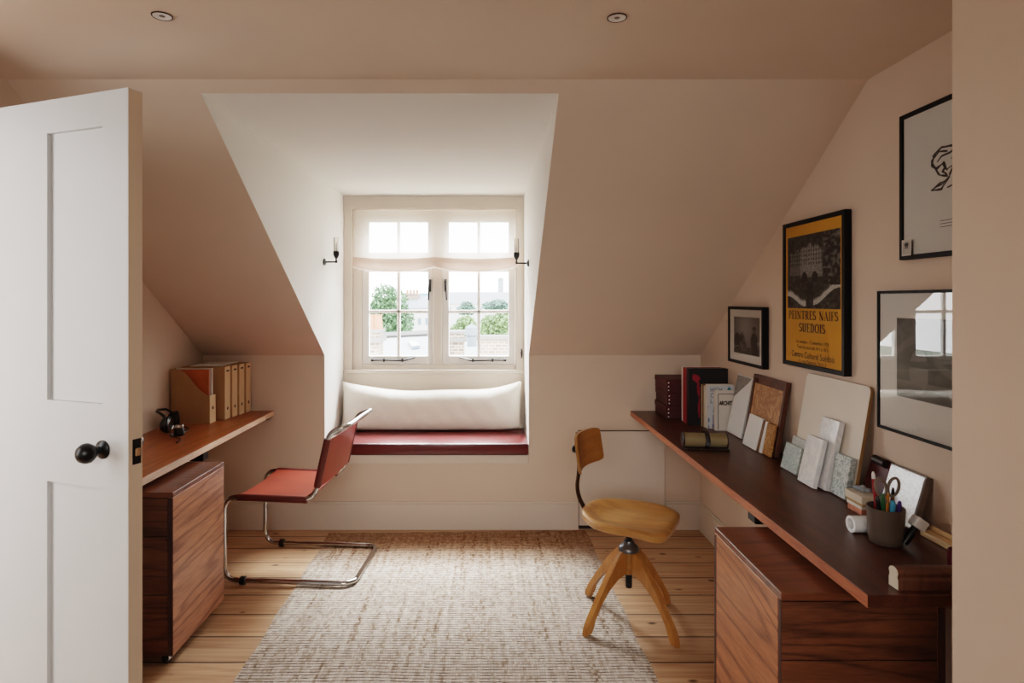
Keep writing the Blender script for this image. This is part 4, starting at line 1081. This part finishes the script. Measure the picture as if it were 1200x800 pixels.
# little boxes
t = thing('card_box', 'small white and red printed box under the cream box', 'box', (1.232, 2.027, DT), 0)
bm = bm_new(); box(bm, 1.206, 1.256, 1.988, 2.066, DT+.0006, DT+.028, .001, 1); lift(t, 'tray', bm, 'red_white')
bm = bm_new(); box(bm, 1.204, 1.258, 1.986, 2.068, DT+.020, DT+.0305, .001, 1); lift(t, 'lid', bm, 'paper')
t = thing('card_box', 'small cream box on top of the red and white box', 'box', (1.232, 2.022, DT+.031), 0)
bm = bm_new(); box(bm, 1.203, 1.258, 1.980, 2.070, DT+.0312, DT+.042); lift(t, 'tray', bm, 'kraft')
bm = bm_new(); box(bm, 1.200, 1.260, 1.977, 2.073, DT+.040, DT+.064, .0015, 1); lift(t, 'lid', bm, 'cream_box')
bm = bm_new(); zc = DT+.0735
sweep(bm, [(1.222,2.056,zc),(1.232,2.035,zc+.001),(1.246,2.012,zc)], [.007,.009,.007], 10); sweep(bm, [(1.224,2.020,zc),(1.236,2.032,zc+.004),(1.248,2.046,zc)], [.0075,.010,.0075], 10)
tag(obj('clay_piece', bm, 'stone_grey', smooth=True, sub=(1.235,2.03,DT+.064), loc=(1.235,2.03,DT+.0645)), 'small blue grey crossed clay pieces on the cream box', 'ornament')
# pen pot
PX, PY = 1.141, 1.767; pz = DT+.0008
bm = bm_new(); lathe(bm, [(.001,0),(.038,0),(.042,.003),(.0445,.02),(.0485,.104),(.0465,.104),(.043,.02),(.038,.006),(.001,.006)], n=36, caps=False)
tag(obj('pen_pot', bm, 'pot', smooth=True, loc=(PX, PY, pz), angle=50), 'taupe round pen pot near the end of the right desk', 'pot')
def pen(name, label, mat, dx, dy, lean_x, lean_y, L, r, tip=None, tl=.012):
    base = Vector((PX+dx, PY+dy, pz+.008)); top = Vector((PX+dx+lean_x, PY+dy+lean_y, pz+.008+math.sqrt(max(0, L*L-lean_x**2-lean_y**2))))
    t = thing(name, label, 'pen', tuple(base), 0, 'pens in the pot')
    d = (top-base).normalized()
    bm = bm_new(); sweep(bm, [base, base+d*(L-tl)], r, 10); lift(t, 'barrel', bm, mat, smooth=True)
    bm = bm_new(); sweep(bm, [base+d*(L-tl), base+d*(L-tl*.35), base+d*L], [r*.98, r*.8, r*.35], 10); lift(t, 'tip', bm, tip or mat, smooth=True)
pen('marker_pen', 'black marker at the left of the pot', 'black_plastic', -.016, -.012, -.018, -.004, .132, .0062)
pen('pencil', 'tall dark red pencil with red and white end in the pot', 'pen_red', -.010, .012, -.010, .014, .190, .0058, 'rivet', .02)
pen('marker_pen', 'light blue marker in the middle of the pot', 'pen_blue', .003, -.020, .001, -.006, .122, .0072)
pen('pen', 'green pen beside the blue marker', 'pen_green', -.008, -.004, -.004, -.002, .135, .0055)
pen('pencil', 'orange pencil sticking up behind the blue marker', 'pen_orange', .006, .004, .004, .004, .142, .005, 'pale_wood')
pen('pen', 'purple pen at the right rim of the pot', 'pen_purple', .018, -.012, .012, -.004, .118, .006)
pen('paintbrush', 'brown handled brush at the right of the pot', 'pen_brown', .016, .006, .012, .004, .148, .0055, 'dark_leather', .025)
SC = thing('scissors', 'scissors standing handles up in the pen pot', 'scissors', (PX+.004, PY+.006, pz+.008))
bm = bm_new(); box(bm, -.006, .001, -.001, .001, 0, .115); box(bm, -.001, .006, .0012, .003, 0, .115); obj('blade', bm, 'steel_grey', SC)
for s in (-1, 1):
    bm = bm_new(); cxs = s*.019+.004
    ring = [(cxs+.0155*math.cos(2*PI*k/18)+s*.004*math.sin(2*PI*k/18), s*.001, .150+.026*math.sin(2*PI*k/18)) for k in range(18)]
    sweep(bm, ring, .0042, 8, closed=True); sweep(bm, [(0,s*.001,.105),(s*.008,s*.001,.125)], .0042, 8); obj('handle', bm, 'pen_grey', SC, smooth=True)
# white tape roll
bm = bm_new(); lathe(bm, [(.0245,0),(.0245,.06),(.016,.06),(.016,0),(.0245,0)], n=28, axis=0, caps=False)
tag(obj('tape_roll', bm, 'tile_white', smooth=True, loc=(1.087, 1.848, DT+.0252)), 'white hollow roll lying left of the pen pot', 'roll')
# white headed tool
t = thing('block_brush', 'white block on a short black handle, right of the pen pot', 'tool', (1.185, 1.735, DT))
d = Vector((.58, .0, .81)); p0 = Vector((1.172, 1.735, DT+.012)); p1 = p0+d*.058
bm = bm_new(); sweep(bm, [p0, p0+d*.03, p1], [.010,.0115,.009], 12); lift(t, 'handle', bm, 'black_plastic', smooth=True)
bm = bm_new(); box(bm, -.018, .018, -.016, .016, -.003, .027, .004, 2); bmesh.ops.rotate(bm, verts=bm.verts[:], cent=(0,0,0), matrix=Matrix.Rotation(.62, 3, 'Y')); bmesh.ops.translate(bm, verts=bm.verts[:], vec=p1); lift(t, 'head', bm, 'tile_white', smooth=True)
# wooden strip and wine red jar and handrail offcut
bm = bm_new(); box(bm, -.018, .018, -.20, .20, 0, .016, .003, 2); box(bm, .012, .018, -.2, .2, .016, .030, .002, 1)
o = obj('wood_strip', bm, 'pale_wood', loc=(1.298, 1.625, DT+.0008)); tag(o, 'pale wooden strip lying against the right wall at the desk end', 'wood strip')
bm = bm_new(); lathe(bm, [(.001,0),(.026,0),(.028,.004),(.028,.044),(.0255,.046),(.025,.006),(.001,.006)], n=28, caps=False)
tag(obj('wine_jar', bm, 'wine', smooth=True, loc=(1.228, 1.60, DT+.0008)), 'small wine red jar below the pale wooden strip', 'jar')
t = thing('handrail_offcut', 'dark wooden handrail offcut with pale end lying at the near desk end', 'wood piece', (1.09, 1.492, DT))
pr = [(-.017,0),(.017,0),(.017,.022),(.014,.030),(.017,.040)]+[(.017*math.cos(PI*k/8), .040+.012*math.sin(PI*k/8)) for k in range(1,8)]+[(-.017,.040),(-.014,.030),(-.017,.022)]
bm = bm_new(); prism(bm, pr, 0, -.107, .11); obj('rail', bm, 'walnut_tray', t).location.z = .0008
bm = bm_new(); prism(bm, [(p[0]*.96, p[1]*.97+.0015) for p in pr], 0, -.1085, -.1068); obj('sawn_end', bm, 'cream_box', t)
# canvas tool roll with strap
t = thing('tool_roll', 'rolled khaki canvas tool pouch with dark leather strap', 'tool roll', (1.022, 2.915, DT), math.radians(-6))
def rollbm(r0, r1, x0, x1, turns):
    bm = bm_new(); pts = []
    for k in range(int(turns*20)+1):
        a = 2*PI*k/20; r = r0+(r1-r0)*k/(turns*20); pts.append((math.cos(a-PI/2)*r*1.18, math.sin(a-PI/2)*r))
    return pts
pts = rollbm(.008, .036, 0, 0, 3)
bm = bm_new()
A = [bm.verts.new((-.098, p[0], p[1]+.0385)) for p in pts]; Bv = [bm.verts.new((.098, p[0], p[1]+.0385)) for p in pts]
for i in range(len(pts)-1): bm.faces.new((A[i], A[i+1], Bv[i+1], Bv[i]))
bmesh.ops.solidify(bm, geom=bm.faces[:], thickness=.003); obj('canvas', bm, 'khaki', t, smooth=True)
for s in (-1, 1):
    bm = bm_new(); sweep(bm, [(s*.099, p[0], p[1]+.0385) for p in pts], .0032, 8); obj('binding', bm, 'dark_leather', t, smooth=True)
bm = bm_new(); ring = [(.006, math.cos(2*PI*k/32)*.0465, math.sin(2*PI*k/32)*.0385+.0392) for k in range(32)]
sweep(bm, ring, .0022, 8, closed=True, flat=5.0); strap = obj('strap', bm, 'dark_leather', t, smooth=True)
bm = bm_new(); box(bm, -.004, .016, -.052, -.046, .018, .036, .002, 1); obj('buckle', bm, 'steel_grey', strap)
bm = bm_new(); box(bm, -.097, .1, -.062, .0, .0006, .0065, .002, 1); obj('flap', bm, 'dark_leather', t)

# ------------------------------------------------------------------ things on the left desk
def file_box(label, x0, x1, y0, y1, cut, group='card magazine files on the left desk'):
    """spine faces +x (room)"""
    t = thing('magazine_file', label, 'magazine file', ((x0+x1)/2, (y0+y1)/2, DT+.0006), 0, group)
    z0 = DT+.0006; H = .308; th = .003
    if cut:
        pr = [(x0,z0),(x1-th,z0),(x1-th,z0+.158)]
        for k in range(13):
            q = k/12; x = (x1-th)-(.0+.18*q); z = z0+.158+(H-.158)*sstep(0,1,q); pr.append((x, z))
        pr.append((x0, z0+H))
    else: pr = [(x0,z0),(x1-th,z0),(x1-th,z0+H),(x0,z0+H)]
    bm = bm_new(); prism(bm, pr, 1, y0, y0+th); prism(bm, pr, 1, y1-th, y1); box(bm, x0, x1-th, y0+th, y1-th, z0, z0+th); box(bm, x0, x0+th, y0+th, y1-th, z0+th, z0+H)
    if not cut: box(bm, x0+th, x1-th, y0+th, y1-th, z0+H-.012, z0+H-.008)
    lift(t, 'box', bm, 'kraft')
    zt = z0+.158 if cut else z0+H
    bm = bm_new(); box(bm, x1-th, x1, y0, y1, z0, zt, .0006, 1); sp = lift(t, 'spine', bm, 'kraft_pale')
    yc = (y0+y1)/2
    bm = bm_new(); lathe(bm, [(.0095,0),(.0095,.0006),(.007,.0008),(.0005,.0008)], (x1, yc, z0+(.085 if cut else .062)), 20, axis=0); obj('finger_hole', bm, 'ink', sp, sub=tuple(t.location))
    if not cut:
        bm = bm_new(); box(bm, x1, x1+.0008, yc-.018, yc+.018, z0+H-.030, z0+H-.020); obj('label_slot', bm, 'ink', sp, sub=tuple(t.location))
    return t
file_box('open fronted card magazine file holding orange and white papers', XL+.012, -1.576, 3.470, 3.545, True)
for (mat, lab, y, xr, ht, nm) in (('orange_paper', 'orange card folder standing in the open magazine file', 3.500, -1.595, .300, 'card_folder'), ('paper', 'white papers standing in the open magazine file', 3.520, -1.583, .306, 'paper_sheaf')):
    bm = bm_new(); box(bm, XL+.02, xr, y-.004, y+.004, 0, ht, .001, 1); tag(obj(nm, bm, mat, loc=(0,0,DT+.0045)), lab, 'paper')
labs = ('closed card magazine file nearest the open one, its near side showing', 'second closed card magazine file from the open one', 'third closed card magazine file from the open one', 'closed card magazine file in the corner, farthest from the open one')
for k, lab in enumerate(labs):
    y0 = 3.585+k*.0745; file_box(lab, XL+.012+.012*k, -1.540+.012*k*(k > 0), y0, y0+.073, False)
bm = bm_new(); box(bm, -.09, .09, -.12, .13, 0, .004); box(bm, -.06, .08, -.10, .1, .004, .007)
tag(obj('paper_sheaf', bm, 'paper', loc=(-1.665, 3.735, DT+.3092)), 'loose white papers lying on top of the closed magazine files', 'paper')
# headphones
HP = thing('headphones', 'black over ear headphones with a trailing cable on the left desk', 'headphones', (-1.70, 3.30, DT), math.radians(25))
for (cx, cy, cz, tilt) in ((.0, .055, .05, .25), (-.03, -.055, .043, -.3)):
    bm = bm_new(); lathe(bm, [(.001,-.022),(.024,-.022),(.036,-.012),(.041,0),(.041,.008),(.044,.010),(.044,.022),(.034,.027),(.02,.022),(.001,.020)], n=28, axis=0)
    bmesh.ops.rotate(bm, verts=bm.verts[:], cent=(0,0,0), matrix=Matrix.Rotation(tilt, 3, 'Z')); bmesh.ops.translate(bm, verts=bm.verts[:], vec=(cx, cy, cz)); e = obj('ear_cup', bm, 'black_plastic', HP, smooth=True)
    bm = bm_new(); ring = [(.0, .030*math.cos(2*PI*k/24), .030*math.sin(2*PI*k/24)) for k in range(24)]; sweep(bm, [Matrix.Rotation(tilt, 3, 'Z') @ Vector((.027, p[1], p[2]))+Vector((cx, cy, cz)) for p in ring], .003, 8, closed=True); obj('trim_ring', bm, 'chrome', e, smooth=True)
bm = bm_new(); sweep(bm, [(-.005,.055,.09),(-.035,.05,.108),(-.066,.02,.112),(-.070,-.02,.108),(-.05,-.05,.100),(-.035,-.055,.085)], .006, 10, flat=1.8); obj('headband', bm, 'black_plastic', HP, smooth=True)
bm = bm_new(); path = [(.03,.05,.012),(.075,.02,.006),(.085,-.05,.005),(.05,-.11,.005),(-.01,-.13,.006),(.0,-.20,.006),(.06,-.28,.006),(.02,-.40,.006)]
pp = []
for i in range(len(path)-1):
    for k in range(6): 
        a, b = Vector(path[i]), Vector(path[i+1]); pp.append(a.lerp(b, k/6))
pp = [sum((pp[max(0,min(len(pp)-1,i+d))] for d in range(-3,4)), Vector())/7 for i in range(len(pp))]
sweep(bm, pp, .0035, 8); obj('cable', bm, 'black_plastic', HP, smooth=True)
CM = thing('film_canister', 'small black and chrome round pot beside the headphones', 'canister', (-1.60, 3.175, DT+.0006))
bm = bm_new(); lathe(bm, [(.001,0),(.024,0),(.025,.003),(.025,.036),(.022,.04),(.001,.04)], n=24); obj('body', bm, 'black_plastic', CM, smooth=True)
bm = bm_new(); lathe(bm, [(.0225,.0401),(.0235,.046),(.021,.055),(.012,.058),(.001,.058)], n=24); obj('lid', bm, 'chrome', CM, smooth=True)

# ------------------------------------------------------------------ outside the window (the room is an attic, the street lies below)
GZ = -8.0
bm = bm_new(); quad(bm, (-80,5.2,GZ),(80,5.2,GZ),(80,320,GZ),(-80,320,GZ)); struct('ground', bm, 'ground')
FX, FY_, HC = 573.0, 352.0, 1.447
def at(px, py, y): return ((px-FX)*y/720, y, HC-(py-FY_)*y/720)
def tree(label, px, pyt, pyb, wpx, y, mat, blobs, n=2200, leaf=.0075):
    x, _, zt = at(px, pyt, y); zb = at(px, pyb, y)[2]; hw_ = wpx/2*y/720
    t = thing('tree', label, 'tree', (x, y, GZ), 0, 'trees beyond the window')
    bm = bm_new(); sweep(bm, [(x,y,GZ),(x+.05*hw_,y,(GZ+zb)/2),(x,y,(zt+zb)/2)], [.16*hw_,.12*hw_,.05*hw_], 10); lift(t, 'trunk', bm, 'bark', smooth=True)
    bm = bm_new(); rnd = random.Random(int(px*7+y)); sz = leaf*y
    hz = (zt-zb)/2; cz = (zt+zb)/2
    for _ in range(n):
        bx, bz, br = rnd.choice(blobs)
        while True:
            q = Vector((rnd.uniform(-1,1), rnd.uniform(-1,1), rnd.uniform(-1,1)))
            if .35 < q.length < 1: break
        c = Vector((x+(bx+q.x*br)*hw_, y+q.y*br*hw_, cz+(bz+q.z*br)*hz))
        u = Vector((rnd.gauss(0,1), rnd.gauss(0,1), rnd.gauss(0,1))).normalized(); w = u.cross(Vector((rnd.gauss(0,1), rnd.gauss(0,1), rnd.gauss(0,1)))).normalized()
        s = sz*rnd.uniform(.5, 1.2)
        bm.faces.new([bm.verts.new(c+u*s), bm.verts.new(c+w*s*.6), bm.verts.new(c-u*s), bm.verts.new(c-w*s*.6)])
    lift(t, 'foliage', bm, mat)
tree('round green tree filling the left casement', 458, 331, 398, 56, 46, 'leaf1', [(-.25,.45,.55),(.15,.25,.6),(-.3,-.3,.65),(.45,-.35,.55),(.0,-.5,.6),(-.6,.0,.4)], 7000, .0028)
tree('pale pointed tree behind the right casement chimney', 546, 366, 402, 40, 40, 'leaf2', [(0,.2,.6),(-.4,-.3,.6),(.4,-.3,.6)], 4000, .0028)
tree('bushy green tree above the brick wall at the right', 583, 362, 402, 46, 34, 'leaf2', [(-.3,.1,.6),(.3,.3,.6),(.1,-.4,.6),(-.4,-.4,.5)], 5500, .0028)
tree('distant blue green tree in the middle of the right casement', 547, 351, 370, 22, 85, 'leaf3', [(0,.1,.7),(.4,-.3,.6),(-.4,-.3,.6)], 1600, .0022)
tree('distant low green tree at the right of the skyline', 582, 349, 368, 36, 95, 'leaf3', [(-.4,0,.55),(.1,.25,.6),(.5,-.1,.55)], 2000, .0022)
def house(label, px0, px1, py_top, y, depth, mwall, name='house', roof=None, rise=0, chimney=None, wins=()):
    x0, x1 = at(px0, 0, y)[0], at(px1, 0, y)[0]; z1 = at(0, py_top, y)[2]
    t = thing(name, label, 'building', ((x0+x1)/2, y, GZ), 0, 'buildings beyond the window')
    bm = bm_new(); box(bm, x0, x1, y, y+depth, GZ, z1); lift(t, 'wall', bm, mwall)
    if roof:
        bm = bm_new(); o_ = .15
        prism(bm, [(y-o_, z1+.02), (y+depth+o_, z1+.02), (y+depth/2, z1+rise)], 0, x0-o_, x1+o_); lift(t, 'roof', bm, roof)
    else:
        bm = bm_new(); box(bm, x0-.06, x1+.06, y-.08, y+depth+.06, z1+.001, z1+.12); lift(t, 'parapet', bm, 'coping')
    for (wx0, wx1, wy0, wy1) in wins:
        a, b = at(wx0, wy0, y), at(wx1, wy1, y)
        bm = bm_new(); box(bm, a[0], b[0], y-.03, y-.002, b[2], a[2]); f = lift(t, 'window', bm, 'render_white')
        bm = bm_new(); m_ = (b[0]-a[0])*.12; box(bm, a[0]+m_, b[0]-m_, y-.04, y-.031, b[2]+m_, a[2]-m_); obj('pane', bm, 'roof_glass', f, sub=tuple(t.location))
    if chimney:
        cx0, cx1, cyt, npots = chimney
        a, b = at(cx0, cyt, y)[0], at(cx1, cyt, y)[0]; zt = at(0, cyt, y)[2]
        bm = bm_new(); box(bm, a, b, y+depth*.35, y+depth*.65, z1+.05, zt); box(bm, a-.08, b+.08, y+depth*.35-.08, y+depth*.65+.08, zt-.18, zt-.04); c = lift(t, 'chimney', bm, 'brick_far')
        for k in range(npots):
            bm = bm_new(); lathe(bm, [(.13,0),(.11,.3),(.13,.34),(.10,.35),(.09,.1)], (a+(b-a)*(k+.5)/npots, y+depth*.5, zt), 12, caps=False); obj('chimney_pot', bm, 'terracotta', c, smooth=True, sub=tuple(t.location))
    return t
house('distant blue clad block on the skyline', 486, 537, 344, 150, 12, 'blue_clad', 'apartment_block', wins=[(488+k*6, 491+k*6, 346, 349) for k in range(8)])
house('slim grey tower on the skyline at the right', 584, 590, 326, 220, 8, 'grey_tower', 'tower_block', wins=[(585.2, 588.8, 330+k*4, 332+k*4) for k in range(4)])
house('pale far terrace under the skyline', 520, 606, 356, 110, 10, 'render_white', 'terrace', roof='slate', rise=2.2, wins=[(525+k*9, 529+k*9, 359, 364) for k in range(8)])
house('brick house with slate roof beyond the left casement', 468, 512, 361, 60, 7, 'render_white', 'house', roof='slate', rise=1.2, chimney=(470, 486, 343, 4), wins=[(489, 494, 372, 381), (498, 503, 372, 381)])
# near neighbours' roofs
nb = thing('extension_roof', 'white flat roof with a dark rooflight below the left casement', 'building', (-2.0, 12.0, GZ), 0, 'buildings beyond the window')
a0, a1 = at(428, 424, 11), at(512, 424, 11)
b0, b1 = at(428, 397, 16), at(512, 393, 16)
bm = bm_new(); quad(bm, a0, a1, b1, b0); quad(bm, a0, a1, (a1[0],a1[1],GZ), (a0[0],a0[1],GZ)); quad(bm, b0, b1, (b1[0],b1[1],GZ), (b0[0],b0[1],GZ)); quad(bm, a0, b0, (b0[0],b0[1],GZ), (a0[0],a0[1],GZ)); quad(bm, a1, b1, (b1[0],b1[1],GZ), (a1[0],a1[1],GZ)); lift(nb, 'roof', bm, 'flat_roof')
bm = bm_new(); sweep(bm, [Vector(b0)+Vector((0,0,.06)), Vector(b1)+Vector((0,0,.06))], .09, 4); lift(nb, 'coping', bm, 'coping')
def on_roof(px, t, dz): 
    a = Vector(a0).lerp(Vector(b0), t); y = a.y; return Vector(((px-FX)*y/720, y, Vector(a1).lerp(Vector(b1), t).z*.5+a.z*.5+dz))
bm = bm_new(); q = [on_roof(483, .36, .03), on_roof(492, .40, .03), on_roof(487, .60, .03), on_roof(478, .60, .03)]
f = bm.faces.new([bm.verts.new(p) for p in q]); r = bmesh.ops.extrude_face_region(bm, geom=[f]); bmesh.ops.translate(bm, verts=[v for v in r['geom'] if isinstance(v, bmesh.types.BMVert)], vec=(0,0,.07)); lift(nb, 'rooflight', bm, 'roof_glass')
def stack(label, px0, px1, pyt, y, d, mat, npots, name='chimney_stack'):
    x0, x1 = at(px0, 0, y)[0], at(px1, 0, y)[0]; zt = at(0, pyt, y)[2]
    t = thing(name, label, 'chimney', ((x0+x1)/2, y, GZ), 0, 'chimneys beyond the window')
    bm = bm_new(); box(bm, x0, x1, y, y+d, GZ, zt); lift(t, 'shaft', bm, mat)
    bm = bm_new(); box(bm, x0-.05, x1+.05, y-.05, y+d+.05, zt-.16, zt-.08); box(bm, x0-.03, x1+.03, y-.03, y+d+.03, zt, zt+.05); lift(t, 'cap', bm, 'coping')
    for k in range(npots):
        bm = bm_new(); lathe(bm, [(.09,0),(.075,.22),(.09,.25),(.07,.25),(.06,.08)], (x0+(x1-x0)*(k+.5)/npots, y+d*.5, zt+.05), 12, caps=False); lift(t, 'chimney_pot', bm, 'terracotta', smooth=True)
stack('brick chimney with terracotta pots at the far left of the window', 428, 443, 390, 10.2, .5, 'brick', 2)
stack('pale brick chimney at the left of the right casement', 524, 543, 391, 12.0, .6, 'brick', 0)
# white roofs below the right casement
rf = thing('terrace_roof', 'pale lean-to roof below the right casement', 'building', (-.4, 14.0, GZ), 0, 'buildings beyond the window')
c0, c1 = at(515, 425, 11), at(566, 425, 11); e0, e1 = at(515, 401, 17), at(566, 399, 17)
bm = bm_new(); quad(bm, c0, c1, e1, e0); quad(bm, c0, c1, (c1[0],c1[1],GZ), (c0[0],c0[1],GZ)); quad(bm, e0, e1, (e1[0],e1[1],GZ), (e0[0],e0[1],GZ)); lift(rf, 'roof', bm, 'flat_roof')
bm = bm_new(); m0 = at(553, 404, 15); lathe(bm, [(.12,-.6),(.12,.2),(.16,.24),(.16,.42),(.05,.5)], (m0[0], m0[1], m0[2]), 14); lift(rf, 'vent_pipe', bm, 'grey_tower', smooth=True)
pw = thing('party_wall', 'pale brick party wall at the lower right of the window', 'wall', (.2, 11.0, GZ), 0)
x0, x1, zt = at(563, 0, 11.5)[0], at(618, 0, 11.5)[0], at(0, 398, 11.5)[2]
bm = bm_new(); box(bm, x0, x1, 11.5, 11.73, GZ, zt); lift(pw, 'brickwork', bm, 'brick')
bm = bm_new(); box(bm, x0-.05, x1, 11.45, 11.78, zt+.001, zt+.08, .01, 1); lift(pw, 'coping', bm, 'coping')

# ------------------------------------------------------------------ light
w = bpy.data.worlds.new('World'); scene.world = w; w.use_nodes = True
nt = w.node_tree; bg = nt.nodes['Background']
tc = nt.nodes.new('ShaderNodeTexCoord'); sp = nt.nodes.new('ShaderNodeSeparateXYZ'); nt.links.new(tc.outputs['Generated'], sp.inputs[0])
cr = nt.nodes.new('ShaderNodeValToRGB'); cr.color_ramp.elements[0].position = .0; cr.color_ramp.elements[0].color = (.98,.985,1,1); cr.color_ramp.elements[1].position = .6; cr.color_ramp.elements[1].color = (.82,.91,1,1)
nt.links.new(sp.outputs['Z'], cr.inputs['Fac']); nt.links.new(cr.outputs['Color'], bg.inputs['Color'])
bg.inputs['Strength'].default_value = 9.0
def area(name, loc, target, sx, sy, power, col, portal=False, spread=180):
    l = bpy.data.lights.new(name, 'AREA'); l.shape = 'RECTANGLE'; l.size = sx; l.size_y = sy; l.energy = power; l.color = col
    l.spread = math.radians(spread)
    if portal: l.cycles.is_portal = True
    o = bpy.data.objects.new(name, l); COL.objects.link(o); o.location = loc
    o.rotation_euler = (Vector(target)-Vector(loc)).to_track_quat('-Z', 'Y').to_euler()
    return o
area('window_portal', (-.39, YD+.13, 1.55), (-.39, 0, 1.55), 1.3, 1.3, 1, (1,1,1), portal=True)
# bright overcast sky above the roofs, well above the window head
area('sky_light', (-.4, 7.4, 5.6), (-.4, 3.4, .4), 4.5, 2.6, 3600, (.95,.98,1))
# daylight from the landing beyond the open door, and from the far end of the room behind the camera
area('landing_daylight', (-2.55, .75, 1.5), (-1.2, 1.6, 1.2), 1.0, 1.5, 21, (.92,.97,1))
area('rear_daylight', (-.4, -1.35, 1.75), (-.1, 3.6, .25), 1.6, .8, 5.5, (1,.97,.93), spread=75)

# ------------------------------------------------------------------ camera
cam = bpy.data.cameras.new('Camera'); co = bpy.data.objects.new('Camera', cam); COL.objects.link(co)
co.location = (0, 0, HC); co.rotation_euler = (PI/2, 0, 0)
cam.sensor_width = 36; cam.lens = 21.6; cam.shift_x = (600-573)/1200; cam.shift_y = (352-400)/1200
cam.clip_start = .02; cam.clip_end = 600
scene.camera = co
scene.view_settings.view_transform = 'Filmic'
scene.view_settings.look = 'Medium High Contrast'
scene.view_settings.exposure = 0.86
